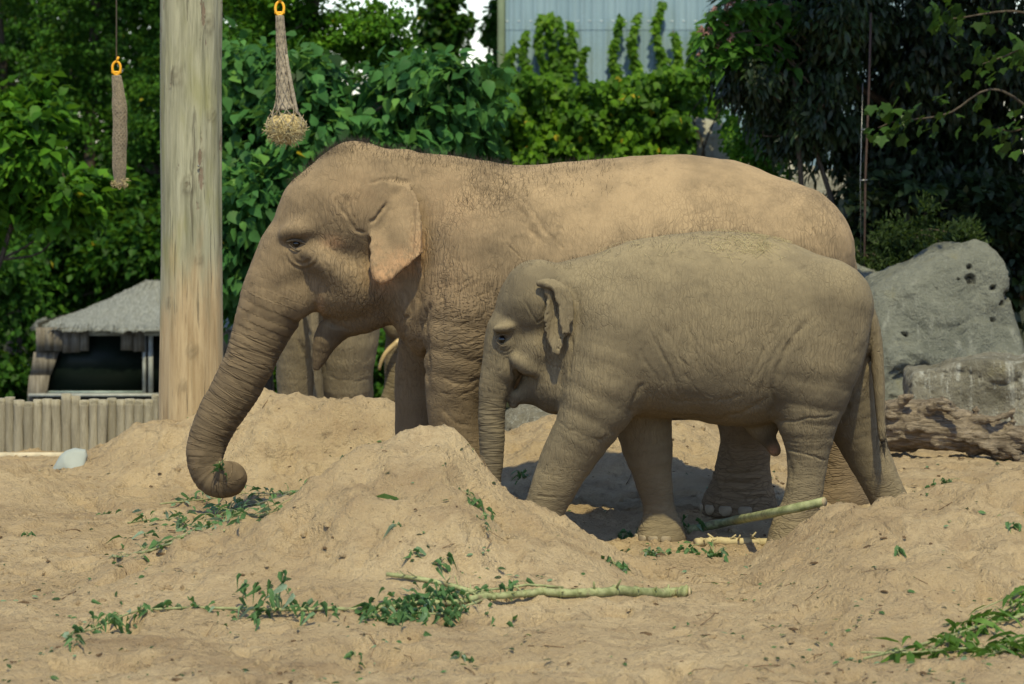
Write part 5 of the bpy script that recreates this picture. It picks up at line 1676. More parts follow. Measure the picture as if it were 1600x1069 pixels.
def tree(name, label, x, Y, blobs, ncl, per, leaf, shape, rad, mat, seed, group, cat='tree', trunk_r=.12, droop=.4, flat=.5, width=1.0, shell=.45, nlimb=14, zmin=None, tb=0.0):
    R = np.random.default_rng(seed)
    z = g1(x, Y, False)
    root = thing(name, label, cat, (x, Y, z), group)
    o = np.array(root.location)
    q, (V, F, tint) = crown_leaves(lumpy(blobs, R), ncl, per, leaf, shape, rad, R, droop, flat, width, shell, zmin, tb)
    part('crown', mk_mesh('crown', V - o, F, False, dict(tint=tint), mat), root, kind='stuff')
    mb = MB()
    top = np.max([b[0][2] for b in blobs])
    cx = np.mean([b[0] for b in blobs], axis=0)
    ax = spline([(x, Y, z - .15), (x + R.normal(0, .1), Y + R.normal(0, .1), z + (top - z) * .4), (x * .4 + cx[0] * .6, Y * .4 + cx[1] * .6, z + (top - z) * .75), (cx[0], cx[1], top)], 14)
    V, F = tube(ax, np.linspace(trunk_r, trunk_r * .2, 14), 9, .05)
    mb.add(V, F)
    for k in R.choice(len(q), min(nlimb, len(q)), replace=False):
        e = q[k]
        i = int(np.clip(np.argmin(np.abs(ax[:, 2] - (e[2] - .35 * np.linalg.norm(e[:2] - ax[5][:2])))), 2, 12))
        b = ax[i]
        mid = (b + e) / 2 + R.normal(size=3) * .12 + np.array([0, 0, .1])
        rr = max(.012, trunk_r * (.2 + .3 * (1 - i / 13)))
        V, F = tube(spline([b, mid, e], 9), np.linspace(rr, .006, 9), 6, .05)
        mb.add(V, F)
    part('trunk', mb.mesh('trunk', M_BARK, origin=o), root)
    return root

G_MID = [(0, (0.015, 0.044, 0.009)), (0.35, (0.037, 0.120, 0.015)), (0.7, (0.076, 0.210, 0.022)), (0.97, (0.128, 0.293, 0.027)), (1.0, (0.50, 0.40, 0.03))]
G_BRIGHT = [(0, (0.024, 0.073, 0.010)), (0.35, (0.061, 0.183, 0.015)), (0.7, (0.122, 0.305, 0.022)), (0.97, (0.207, 0.415, 0.030)), (1.0, (0.50, 0.40, 0.03))]
G_BLUE = [(0, (0.022, 0.063, 0.022)), (.35, (0.049, 0.159, 0.044)), (.7, (0.095, 0.262, 0.068)), (.97, (0.159, 0.354, 0.073)), (1.0, (0.55, 0.42, 0.03))]
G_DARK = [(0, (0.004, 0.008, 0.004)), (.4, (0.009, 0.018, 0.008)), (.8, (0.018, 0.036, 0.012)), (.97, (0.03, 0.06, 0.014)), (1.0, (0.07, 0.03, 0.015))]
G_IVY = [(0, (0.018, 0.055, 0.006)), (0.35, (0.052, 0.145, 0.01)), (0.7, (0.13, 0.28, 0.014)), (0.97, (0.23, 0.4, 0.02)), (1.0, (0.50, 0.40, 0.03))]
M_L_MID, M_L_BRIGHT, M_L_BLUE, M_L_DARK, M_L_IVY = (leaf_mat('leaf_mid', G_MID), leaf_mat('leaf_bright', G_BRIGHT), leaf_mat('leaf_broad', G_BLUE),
                                                   leaf_mat('leaf_dark', G_DARK, .35, .12), leaf_mat('leaf_ivy', G_IVY))
def bl(px, py, Y, rx, ry, rz): return (W(px, py, Y), (rx, ry, rz))

GW = 'trees of the woodland behind the enclosure'
# (label, px of stem, Y, blobs, clumps, leaves per clump, leaf, shape, material)
tree('broadleaf_tree', 'dark leafy tree at the far left edge of the woodland', W(20, 0, 47)[0], 47, [bl(10, 60, 47, 1.40, 1.27, 2.03), bl(30, -200, 47, 1.91, 1.78, 2.29), bl(-90, 150, 47, 1.27, 1.27, 1.91)], 396, 78, .072, L_DIAMOND, .2, M_L_MID, 21, GW, tb=-.1)
tree('broadleaf_tree', 'tall mid-green tree behind the long narrow hay net', W(150, 0, 46)[0], 46, [bl(150, 40, 46, 1.30, 1.06, 1.53), bl(160, 230, 46, 1.06, 0.94, 1.30), bl(130, -220, 46, 1.53, 1.42, 1.77)], 456, 78, .072, L_DIAMOND, .2, M_L_MID, 22, GW)
tree('broadleaf_tree', 'leafy tree rising directly behind the timber post', W(290, 0, 45.5)[0], 45.5, [bl(250, 160, 45.5, 0.96, 0.96, 1.44), bl(300, 20, 45.5, 1.08, 0.96, 1.44), bl(280, -230, 45.5, 1.68, 1.56, 1.80), bl(240, 330, 45.5, 0.84, 0.84, 1.08)], 456, 78, .072, L_DIAMOND, .2, M_L_MID, 23, GW, tb=.04)
tree('broadleaf_tree', 'bright green tree behind the tapering hay net', W(430, 0, 37)[0], 37, [bl(400, 60, 37, .75, .8, 1.0), bl(480, 40, 37, .75, .8, .8), bl(440, -180, 37, 1.2, 1.1, 1.3), bl(560, 50, 37, .4, .6, .45), bl(622, 85, 37, .32, .5, .36), bl(600, 40, 37, .3, .5, .42)], 480, 70, .072, L_DIAMOND, .18, M_L_BRIGHT, 24, GW, tb=-.04)
tree('large_leaved_tree', "low large-leaved tree whose crown rises just above the adult elephant's head", W(520, 0, 32.5)[0], 32.5, [bl(500, 190, 32.5, .75, .6, .65), bl(615, 165, 32.5, .7, .6, .66), bl(690, 165, 32.5, .5, .5, .45), bl(430, 300, 32.5, .55, .6, .9), bl(560, 290, 32.5, .8, .6, .7), bl(735, 172, 33, .4, .5, .45), bl(390, 390, 32.5, .4, .5, .5)],
     560, 26, .135, L_OVATE, .24, M_L_BLUE, 25, GW, droop=.75, trunk_r=.09)
tree('large_leaved_tree', 'small broad-leaved tree below the tapering hay net, left of the adult elephant', W(400, 0, 33.5)[0], 33.5, [bl(390, 250, 33.5, .5, .5, .8), bl(380, 420, 33.5, .35, .5, .45), bl(420, 140, 33.5, .45, .5, .5)], 260, 26, .125, L_OVATE, .24, M_L_BLUE, 26, GW, droop=.75, trunk_r=.08, tb=.05)
tree('dark_tree', 'distant dark tree left of the metal building against the sky', W(690, 0, 52)[0], 52, [bl(692, 60, 52, .36, .4, .9), bl(670, 150, 52, .7, .7, .6), bl(692, -60, 52, .22, .3, .9)], 230, 30, .14, L_DIAMOND, .24, M_L_MID, 27, GW, tb=-.22, shell=.6)
tree('dark_tree', 'distant dark tree touching the left edge of the metal building', W(772, 0, 50)[0], 50, [bl(782, 30, 50, .14, .3, .8), bl(785, -100, 50, .16, .3, .9), bl(775, 140, 50, .3, .5, .4)], 130, 30, .13, L_DIAMOND, .22, M_L_MID, 28, GW, tb=-.22, shell=.6)
tree('leafy_shrub', 'pale sunlit shrub low at the far left edge', W(-40, 0, 34)[0], 34, [bl(50, 210, 34, .55, .5, .5), bl(0, 260, 34, .6, .5, .55), bl(90, 300, 34, .5, .5, .35)], 150, 34, .13, L_OVATE, .22, M_L_BRIGHT, 29, GW, 'shrub', trunk_r=.05, tb=-.04)
tree('leafy_shrub', 'dark green bushes left of the hut', W(-30, 0, 41.5)[0], 41.5, [bl(-40, 430, 41.5, .9, .8, .9), bl(-90, 560, 41.5, .9, .8, 1.0), bl(10, 620, 41.5, .3, .4, .8)], 230, 40, .11, L_DIAMOND, .26, M_L_MID, 30, GW, 'shrub', trunk_r=.06, tb=-.08)
tree('leafy_shrub', 'dense dark bush behind the hut roof', W(170, 0, 44.5)[0], 44.5, [bl(120, 420, 44.5, 1.4, .8, 1.0), bl(230, 380, 44.5, 1.2, .8, 1.0), bl(320, 450, 44.5, 1.0, .8, 1.1), bl(60, 340, 44.5, 1.0, .8, 1.0)], 420, 40, .12, L_DIAMOND, .3, M_L_MID, 31, GW, 'shrub', trunk_r=.08, tb=-.1)
tree('leafy_shrub', 'green bush behind the hut, right of the timber post', W(380, 0, 43.5)[0], 43.5, [bl(375, 500, 43.5, .8, .7, 1.2), bl(470, 560, 43.5, .9, .7, 1.0), bl(600, 560, 43.5, 1.2, .7, 1.0)], 330, 40, .12, L_DIAMOND, .3, M_L_MID, 32, GW, 'shrub', trunk_r=.08)

# a far wooded mass that closes the gaps (nobody could count it)
R_ = np.random.default_rng(77)
bl_ = [bl(x, y, 58, 1.9, 1.0, 1.7) for (x, y) in ((-150, 380), (0, 360), (150, 340), (300, 330), (450, 330), (600, 330), (-150, 120), (0, 90), (150, 70), (300, 80), (400, 100), (430, 200), (-120, -120), (30, -150), (180, -170), (330, -130), (370, -60), (640, 300), (760, 360), (900, 360), (70, 100), (220, 190), (140, 220), (100, -10), (220, 0), (-20, 220), (320, 190), (400, 230), (500, 240), (580, 270))]
bl_ += [bl(x, 520, 58, 2.2, 1.0, 1.9) for x in range(-200, 800, 130)]
q_, (V_, F_, t_) = crown_leaves(bl_, 2100, 32, .17, L_DIAMOND, .42, R_, .3, .6, 1.0, .5, None, -.15)
o_ = np.array([W(250, 0, 58)[0], 58, -1.5])
thing('far_woodland', 'far dark wood closing the view behind the trees', 'woodland', o_, me=mk_mesh('far_woodland', V_ - o_, F_, False, dict(tint=t_), M_L_MID), kind='stuff')

# ---------------------------------------------------------------- ivy hedge on the wall and runners up the metal sheets
def ivy():
    R = np.random.default_rng(41)
    Y = 37.6
    Ps = []
    n = 19000
    x = R.uniform(640, 1150, n)
    top = np.interp(x, [640, 690, 760, 800, 850, 900, 960, 1010, 1060, 1110, 1150], [195, 150, 116, 112, 116, 136, 126, 114, 106, 112, 118]) + 9 * noise3(np.stack([x / 22, 0 * x, 0 * x], 1))
    y = top + R.random(n) ** .9 * (300 - top)
    d = R.normal(0, .11, n) - .25 + .42 * noise3(np.stack([x / 34, y / 34, 0 * x], 1)) + .2 * noise3(np.stack([x / 13, y / 13, 0 * x], 1))
    keep = ~((np.abs(x - 1107 - .1 * (y - 215)) < 27 + 5 * np.sin(y / 9)) & (y > 186)) & ~((np.abs(x - 1112) < 40) & (y > 130) & (y < 200) & (d < -.1))
    for a, b, c in zip(x[keep], y[keep], d[keep]):
        Ps.append(W(a, b, Y + .15) + [0, c, 0])
    P = np.array(Ps)
    m = len(P)
    D = np.stack([R.normal(0, .7, m), R.normal(-.35, .4, m), R.normal(-.6, .5, m)], 1)
    U = np.stack([R.normal(0, .5, m), R.normal(-1.0, .4, m), R.normal(.65, .4, m)], 1)
    cl = noise3(P * 1.6 + 3) * .26 + noise3(P * 5.0) * .22 + .05
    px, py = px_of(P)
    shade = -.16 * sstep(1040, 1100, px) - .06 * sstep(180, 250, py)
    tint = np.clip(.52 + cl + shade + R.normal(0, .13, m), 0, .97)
    tint[R.random(m) < .006] = 1.0
    V, F, t = leaves(P, D, U, .075 * R.uniform(.6, 1.35, m), L_LOBED if False else L_OVATE, tint, 1.15)
    o = np.array([W(900, 0, Y)[0], Y, 0])
    root = thing('ivy_hedge', 'bright green ivy smothering the wall below the metal building', 'ivy', o)
    part('foliage', mk_mesh('foliage', V - o, F, False, dict(tint=t), M_L_IVY), root, kind='stuff')
    mb = MB()
    for k in range(46):
        x = R.uniform(650, 1090)
        V, F = tube(spline([W(x, 330, Y + .1), W(x + R.normal(0, 20), 240, Y + .02), W(x + R.normal(0, 30), 150, Y)], 9), np.linspace(.018, .006, 9), 5)
        mb.add(V, F)
    part('stem', mb.mesh('stem', M_BARK, origin=o), root, kind='stuff')
    # runners
    YB = 45.86
    names = [(822, 48, 9, 'thin leftmost ivy runner'), (846, 22, 9, 'second ivy runner from the left'), (862, 18, 10, 'tall slim ivy runner left of centre'), (876, 26, 9, 'ivy runner beside a broader one, left half'), (891, 34, 12, 'broad ivy runner of the left half'),
             (914, 72, 10, 'short ivy runner in the middle of the sheets'), (963, 24, 10, 'ivy runner at the left of the right half'), (992, 20, 12, 'broad ivy runner of the right half'), (1030, 2, 12, 'tallest ivy runner reaching the top of the picture'),
             (1055, 48, 7, 'slight ivy runner right of the tallest'), (1112, 20, 8, 'ivy runner half hidden by the dark tree'), (800, 70, 12, 'stubby ivy runner at the building corner'), (1085, 40, 12, 'leafy ivy runner near the right end of the sheets')]
    for k, (cx, ty, w, lab) in enumerate(names):
        n = int(150 + (130 - ty) * 3.2)
        u = R.random(n) ** .8
        y = ty + u * (190 - ty)
        sx = cx + 5 * np.sin(y / 17 + k) + (R.normal(0, 1, n)) * w * (.15 + .33 * u) * (.6 + .4 * np.sin(y / 5 + k))
        P = np.array([W(a, b, YB) for a, b in zip(sx, y)]) + np.stack([0 * y, -np.abs(R.normal(0, .05, n)), 0 * y], 1)
        D = np.stack([R.normal(0, .8, n), R.normal(-.4, .3, n), R.normal(-.5, .5, n)], 1)
        U = np.stack([R.normal(0, .4, n), R.normal(-1, .3, n), R.normal(.6, .3, n)], 1)
        tint = np.clip(.55 + noise3(P * 4) * .2 + R.normal(0, .12, n), 0, .97)
        V, F, t = leaves(P, D, U, .075 * R.uniform(.55, 1.3, n), L_OVATE, tint, 1.15)
        base = W(cx, 190, YB)
        r = thing('ivy_runner', lab + ' climbing the metal building', 'ivy', base, 'ivy runners climbing the metal building')
        part('foliage', mk_mesh('foliage', V - base, F, False, dict(tint=t), M_L_IVY), r, kind='stuff')
        yy = np.linspace(190, ty, 12)
        V, F = tube(np.array([W(cx + 5 * math.sin(q / 17 + k), q, YB + .05) for q in yy]), .008, 5)
        part('stem', mk_mesh('stem', V - base, F, True, mat=M_BARK), r)
ivy()

# ---------------------------------------------------------------- dark evergreens on the right
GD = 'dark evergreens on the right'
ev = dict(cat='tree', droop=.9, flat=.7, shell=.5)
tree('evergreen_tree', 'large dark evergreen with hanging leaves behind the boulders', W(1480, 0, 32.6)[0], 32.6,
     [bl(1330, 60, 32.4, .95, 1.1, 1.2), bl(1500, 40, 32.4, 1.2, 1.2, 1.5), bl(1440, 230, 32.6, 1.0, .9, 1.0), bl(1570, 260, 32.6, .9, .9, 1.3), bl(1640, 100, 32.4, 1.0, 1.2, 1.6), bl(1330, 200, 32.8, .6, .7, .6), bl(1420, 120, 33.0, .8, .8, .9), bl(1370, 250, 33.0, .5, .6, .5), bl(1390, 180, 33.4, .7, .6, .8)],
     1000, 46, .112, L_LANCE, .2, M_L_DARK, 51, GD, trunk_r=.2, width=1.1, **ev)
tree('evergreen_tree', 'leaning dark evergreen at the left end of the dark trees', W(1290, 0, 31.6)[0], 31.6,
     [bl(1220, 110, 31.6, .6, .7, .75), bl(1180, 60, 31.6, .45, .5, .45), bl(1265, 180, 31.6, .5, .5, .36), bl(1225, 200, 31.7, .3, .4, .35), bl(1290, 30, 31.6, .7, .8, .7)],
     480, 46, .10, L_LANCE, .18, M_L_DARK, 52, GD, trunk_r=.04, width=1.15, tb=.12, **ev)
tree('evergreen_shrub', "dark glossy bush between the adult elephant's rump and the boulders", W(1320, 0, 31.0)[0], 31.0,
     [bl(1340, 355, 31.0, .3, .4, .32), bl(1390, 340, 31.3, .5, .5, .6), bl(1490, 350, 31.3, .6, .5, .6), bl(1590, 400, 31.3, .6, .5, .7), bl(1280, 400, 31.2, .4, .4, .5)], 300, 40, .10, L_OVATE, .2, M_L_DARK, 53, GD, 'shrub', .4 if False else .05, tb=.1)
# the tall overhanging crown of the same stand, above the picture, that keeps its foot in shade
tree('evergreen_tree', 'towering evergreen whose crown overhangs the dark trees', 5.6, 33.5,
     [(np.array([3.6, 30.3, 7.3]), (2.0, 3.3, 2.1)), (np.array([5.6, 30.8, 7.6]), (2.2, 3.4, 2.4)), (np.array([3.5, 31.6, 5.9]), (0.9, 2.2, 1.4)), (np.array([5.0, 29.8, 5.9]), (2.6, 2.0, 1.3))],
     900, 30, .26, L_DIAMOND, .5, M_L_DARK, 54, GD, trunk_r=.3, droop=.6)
tree('fine_leaved_shrub', 'feathery grey-green shrub growing behind the largest boulder', W(1400, 0, 30.3)[0], 30.3,
     [bl(1370, 425, 30.3, .34, .3, .30), bl(1430, 415, 30.3, .34, .3, .33), bl(1490, 400, 30.3, .25, .3, .30), bl(1400, 380, 30.3, .16, .2, .22), bl(1440, 350, 30.3, .08, .1, .22), bl(1340, 450, 30.3, .2, .2, .3)],
     330, 46, .055, L_LANCE, .12, leaf_mat('leaf_feathery', [(0, (0.02, 0.035, 0.012)), (.5, (0.05, 0.085, 0.028)), (.97, (0.09, 0.13, 0.045)), (1, (.4, .3, .03))]), 55, 'shrubs by the boulders', 'shrub', .03, droop=-.5, flat=1.2)
tree('yellow_green_shrub', 'yellow-green shrub in front of the pale wall, under the dark tree', W(1170, 0, 35)[0], 35,
     [bl(1168, 225, 35, .22, .3, .3), bl(1200, 250, 35, .3, .3, .3)], 90, 40, .06, L_DIAMOND, .16, M_L_BRIGHT, 56, 'shrubs by the boulders', 'shrub', .03)

def buddleia():
    Y = 31.0
    base = np.array([W(1250, 0, Y)[0], Y + .6, 0])
    root = thing('flowering_shrub', 'arching shrub with brownish pink flower spikes at the left of the dark trees', 'shrub', base)
    R = np.random.default_rng(61)
    lm, fm, st = [], MB(), MB()
    tips = [(1118, 30), (1108, 62), (1136, 20), (1096, 60), (1130, 48), (1150, 12), (1118, 85), (1175, 6), (1145, 70), (1100, 100)]
    for (x, y) in tips:
        e = W(x, y, Y)
        s = W(x + 120, y + 60, Y + .25)
        P = spline([s, (s + e) / 2 + [0, 0, .16], e + [.02, 0, -.03], e + np.array([R.normal(0, .02), 0, .09])], 16)
        V, F = tube(P, np.linspace(.012, .004, 16), 5); st.add(V, F)
        for k in range(46):
            i = R.integers(2, 14)
            d = np.array([R.normal(0, 1), R.normal(-.4, .6), R.normal(-.5, .4)])
            lm.append((P[i] + R.normal(size=3) * .03, d, np.array([0, -.6, 1.0]), R.uniform(.07, .16)))
        for k in range(60):
            u = R.random()
            c = P[13] + (P[15] - P[13]) * u * 1.2 + R.normal(size=3) * .016 * (1.3 - u)
            V, F = tube([c, c + R.normal(size=3) * .012], .006, 4); fm.add(V, F)
    C = np.array([a[0] for a in lm]); D = np.array([a[1] for a in lm]); U = np.array([a[2] for a in lm]); L = np.array([a[3] for a in lm])
    V, F, t = leaves(C, D, U, L, L_OVATE, R.uniform(.2, .8, len(C)), .8)
    part('foliage', mk_mesh('foliage', V - base, F, False, dict(tint=t), M_L_MID), root, kind='stuff')
    part('flower_spikes', fm.mesh('flower_spikes', simple('faded_pink', (0.30, 0.17, 0.15), .8, .1), origin=base), root, kind='stuff')
    V, F = tube(spline([base + [0, 0, -.1], base + [0.1, 0, 1.2], W(1240, 120, Y + .25)], 8), np.linspace(.04, .02, 8), 7); st.add(V, F)
    part('stem', st.mesh('stem', M_BARK, origin=base), root)
buddleia()

def plane_branch():
    """lobed leaves of a plane tree standing just outside on the right, reaching in over the boulders"""
    Y = 28.8
    base = np.array([4.75, Y + .5, 0])
    root = thing('plane_tree', 'plane tree with large lobed bright leaves reaching in from the right edge', 'tree', base)
    R = np.random.default_rng(66)
    mat = leaf_mat('leaf_plane', [(0, (0.013, 0.035, 0.007)), (.5, (0.028, 0.075, 0.012)), (.97, (0.052, 0.12, 0.017)), (1, (.2, .12, .03))], .3, .4)
    st = MB()
    V, F = tube(spline([base - [0, 0, .2], base + [0, 0, 2.2], base + [.15, 0, 5.0]], 10), np.linspace(.14, .09, 10), 10, .03); st.add(V, F)
    paths = [[base + [0.05, 0, 2.4], W(1560, 140, Y), W(1480, 178, Y), W(1400, 190, Y), W(1372, 200, Y)], [base + [0.05, 0, 3.0], W(1640, 60, Y), W(1570, 88, Y), W(1535, 100, Y)], [base + [0, 0, 2.2], W(1650, 190, Y), W(1585, 205, Y), W(1560, 200, Y)], [base + [0, 0, 3.2], W(1600, 20, Y), W(1500, 28, Y), W(1485, 30, Y)]]
    variants = []
    for k in range(5):
        V, F, t = leaves(np.zeros((1, 3)), np.array([[1.0, 0, 0]]), np.array([[0, 0, 1.0]]), np.array([1.0]), L_LOBED, np.array([[.25, .45, .6, .75, .9][k]]).ravel(), 1.0)
        V[:, 2] += R.normal(0, .03, len(V))
        variants.append(mk_mesh('leaf', V, F, False, dict(tint=t), mat))
    for P0 in paths:
        P = spline(P0, 22)
        V, F = tube(P, np.linspace(.014, .004, 22), 6); st.add(V, F)
        for i in range(9, 22):
            for q in range(4 if len(P0) == 5 else 3):
                c = P[i] + R.normal(size=3) * np.array([.11, .08, .09])
                put_leaf(part('leaf', variants[R.integers(5)], root), c - base, (R.normal(-.5, .6), R.normal(-.5, .4), R.normal(-.5, .4)), (R.normal(0, .4), -.9, .7), R.uniform(.06, .125))
    part('trunk', st.mesh('trunk', M_BARK, origin=base), root)

def put_leaf(o, loc, d, up, size):
    D = Vector(d).normalized()
    S = D.cross(Vector(up)).normalized()
    N = S.cross(D)
    M = Matrix(((D.x, S.x, N.x), (D.y, S.y, N.y), (D.z, S.z, N.z)))
    o.rotation_euler = M.to_euler()
    o.location = [float(v) for v in loc]
    o.scale = (size, size, size)
plane_branch()
# ================================================================ FALLEN BRANCHES, SPRIGS, LITTER
M_STEM = NT('green_stem')
_v = M_STEM.coord()
_n = M_STEM.noise(M_STEM.mapv(_v, (3, 3, 3)), 6.0, 5, .65)
_c = M_STEM.mix(M_STEM.rng(_n, .3, .7), (0.15, 0.165, 0.065), (0.33, 0.34, 0.17))
_c = M_STEM.mix(M_STEM.rng(M_STEM.noise(_v, 16.0, 5, .7), .54, .64, 0, .75), _c, (0.15, 0.11, 0.065))
M_STEM = M_STEM.done(M_STEM.bsdf(_c, .6, .3, M_STEM.bump(_n, .4, .01)))
M_TWIG = simple('twig', (0.16, 0.105, 0.06), .85, .15, .35, 20)
M_CUT = simple('cut_wood', (0.36, 0.28, 0.17), .8, .2)
M_WILT = leaf_mat('leaf_wilted', [(0, (0.05, 0.06, 0.035)), (.3, (0.085, 0.18, 0.065)), (.6, (0.14, 0.28, 0.11)), (.9, (0.28, 0.40, 0.27)), (1, (0.36, 0.46, 0.35))], .2, .45)
_R = np.random.default_rng(91)
def leaf_variants(shape, n, width, curl, mat, name='leaf'):
    out = []
    for k in range(n):
        T = shape[0].copy().astype(float)
        # subdivide lengthwise curl and a fold: a limp leaf
        c = curl * _R.uniform(.3, 1.3)
        T[:, 2] += -c * T[:, 0] ** 2 + np.abs(T[:, 1]) * _R.uniform(.1, .9) + _R.normal(0, .02, len(T))
        T[:, 1] *= width * _R.uniform(.8, 1.15)
        out.append(mk_mesh(name, T, shape[1], False, dict(tint=np.full(len(T), _R.choice([.1, .3, .45, .6, .75, .95], p=[.08, .2, .25, .22, .15, .1]))), mat))
    return out
LV = leaf_variants(L_OVATE, 16, .58, .7, M_WILT)
LW = leaf_variants(L_LANCE, 12, 1.35, .5, M_WILT)

M_FROND = leaf_mat('leaf_frond', [(0, (0.05, 0.10, 0.02)), (.4, (0.09, 0.20, 0.03)), (.8, (0.15, 0.29, 0.05)), (1, (0.24, 0.38, 0.15))], .2, .45)
LF = leaf_variants(L_LANCE, 10, .85, .35, M_FROND)
def gpt(x, y, lift=0.01, Y=None):
    """where the sight line of a measured point meets the sand"""
    lo = np.linspace(14.3, 27.5, 900)
    X = (x - CX) / FPX * lo
    Z = CAMH - (y - HY) / FPX * lo
    G = gz(X, lo)
    i = int(np.argmax(Z <= G)) if np.any(Z <= G) else len(lo) - 1
    return np.array([X[i], lo[i], G[i] + lift])

_D = {}
def gd(x, y):  # detailed ground height
    return float(gz([x], [y], True)[0])

def lay_leaf(root, o, c, size, var, flat=.8, droop=-.2):
    d = (_R.normal(0, 1), _R.normal(0, .8), _R.normal(droop, .25))
    up = (_R.normal(0, flat), _R.normal(-.4, flat), 1.0)
    put_leaf(part('leaf', var[_R.integers(len(var))], root), np.asarray(c) - o, d, up, size)

def branch(name, label, cat, paths, nleaf, size, var, group=None, mat=None, stubs=(), hang=.05, lift=None, leafspan=(.15, 1.0), spread=.03):
    """paths: list of (photo points along the sand, start radius, end radius, leafy?)"""
    P3 = []
    for (pts, r0, r1, leafy) in paths:
        A = np.array([gpt(x, y) for (x, y) in pts])
        A = spline(A, max(12, 6 * len(pts)))
        r = np.linspace(r0, r1, len(A))
        hl = gz(A[:, 0], A[:, 1], True)
        A[:, 2] = np.maximum(A[:, 2], hl + r * .7)
        if lift: A[:, 2] += lift
        for _ in range(3): A[1:-1, 2] = np.maximum((A[:-2, 2] + A[2:, 2]) / 2 * .6 + A[1:-1, 2] * .4, hl[1:-1] + r[1:-1] * .6)
        P3.append((A, r, leafy))
    o = P3[0][0][0] * np.array([1, 1, 1.0])
    root = thing(name, label, cat, o, group)
    mb = MB()
    for (A, r, leafy) in P3:
        V, F = tube(A, r * (1 + .025 * np.sin(np.arange(len(A)) * 1.3)), 10, .03)
        mb.add(V, F)
        if r[0] > .015 or r[-1] > .015:      # nodes and broken side twigs
            for i in range(2, len(A) - 1, 3):
                V, F = tube([A[i] - (A[i + 1] - A[i]) * .10, A[i], A[i] + (A[i + 1] - A[i]) * .10], [r[i] * .9, r[i] * 1.22, r[i] * .9], 10, .05); mb.add(V, F)
                d = unit(np.array([_R.normal(0, 1), _R.normal(-.5, .6), _R.uniform(.2, 1.2)]))
                V, F = tube([A[i], A[i] + d * (r[i] + _R.uniform(.01, .07))], [r[i] * .32, r[i] * .2], 6); mb.add(V, F)
    L = [(A, r) for (A, r, lf) in P3 if lf]
    for k in range(nleaf):
        A, r = L[_R.integers(len(L))]
        u = _R.uniform(*leafspan)
        i = min(len(A) - 1, int(u * len(A)))
        c = A[i] + _R.normal(size=3) * np.array([spread, spread * 1.3, spread * .4]) + [0, 0, .01]
        c[2] = max(c[2], gd(c[0], c[1]) + .012)
        lay_leaf(root, o, c, size * _R.uniform(.55, 1.3), var, .8, -.15)
        if k % 3 == 0:
            V, F = tube([A[i], (A[i] + c) / 2 + [0, 0, .012], c], .0022, 4); mb.add(V, F)
    part('stem', mb.mesh('stem', mat or M_STEM, origin=o), root)
    return root, P3

# the long fallen branch across the foreground: thick barkless butt, long leafy whip
b1, P_ = branch('fallen_branch', 'long fallen branch with a thick pale green butt and wilted leaves across the foreground sand', 'branch',
    [([(1075, 934), (1050, 932), (1000, 933), (930, 931), (870, 930), (810, 933), (760, 938), (700, 948), (640, 952)], .032, .012, False),
     ([(640, 952), (560, 957), (480, 956), (420, 957), (330, 954), (250, 955), (205, 961), (150, 985), (105, 997)], .011, .003, True),
     ([(604, 902), (650, 908), (700, 917), (745, 931), (775, 938)], .011, .017, False),
     ([(880, 922), (800, 922), (700, 935), (640, 945), (590, 960), (570, 975)], .007, .003, True),
     ([(760, 940), (700, 962), (640, 970), (600, 975)], .008, .003, True), ([(700, 935), (668, 950), (640, 976)], .006, .003, True)], 240, .06, LV)
part('cut_end', mk_mesh('cut_end', *tube([P_[0][0][0] - np.array(b1.location) + [.001, 0, 0], P_[0][0][0] - np.array(b1.location) + [.012, 0, 0]], .029, 12), False, mat=M_CUT), b1)
for k in range(110):   # the dense leafy knots along it
    cx, cy, sx, sy = [(668, 955, 34, 16), (600, 965, 22, 9), (510, 965, 18, 8), (395, 965, 12, 8), (200, 975, 10, 12), (150, 985, 10, 8), (760, 960, 20, 8)][_R.choice(7, p=[.4, .16, .14, .08, .08, .06, .08])]
    c = gpt(cx + _R.normal(0, sx), cy + _R.normal(0, sy)); c[2] = gd(c[0], c[1]) + abs(_R.normal(.02, .03)) + .01
    lay_leaf(b1, np.array(b1.location), c, .058 * _R.uniform(.5, 1.3), LV, .9, -.3)
for (x, y, r) in ((420, 925, 20), (440, 935, 10), (400, 915, 10)):
    st = gpt(x, 955)
    for k in range(9):
        c = st + np.array([_R.normal(0, .05), _R.normal(0, .03), _R.uniform(.03, .2)])
        lay_leaf(b1, np.array(b1.location), c, .06 * _R.uniform(.6, 1.3), LV, .9, -.8)

branch('leaning_stick', 'thick green stick leaning from the sand towards the calf hind leg', 'stick',
       [([(1074, 832), (1100, 825), (1135, 817)], .022, .024, False)], 0, .05, LV)
# the stick itself rises off the ground
_st = bpy.data.objects['leaning_stick']
for ch in list(_st.children): bpy.data.objects.remove(ch)
YA, YB_ = gpt(1074, 834)[1], 19.45
A_ = spline([W(1074, 832, YA) + [0, 0, .01], W(1135, 816, YA - .05), W(1210, 801, 19.48), W(1288, 784, 19.2)], 20)
o_ = A_[0].copy(); _st.location = o_
V_, F_ = tube(A_, .027 * (1 + .05 * np.sin(np.arange(20) * 1.7)), 12, .02)
part('stem', mk_mesh('stem', V_ - o_, F_, True, mat=M_STEM), _st)
V_, F_ = tube([A_[-1], A_[-1] + (A_[-1] - A_[-2]) * .02], .025, 12)
part('cut_end', mk_mesh('cut_end', V_ - o_, F_, False, mat=M_CUT), _st)
V_, F_ = tube(spline([A_[0] + [.08, -.03, 0], A_[0] + [.02, -.05, -.03], A_[0] + [-.03, -.08, -.06]], 8), .005, 5)
part('side_twig', mk_mesh('side_twig', V_ - o_, F_, True, mat=M_STEM), _st)
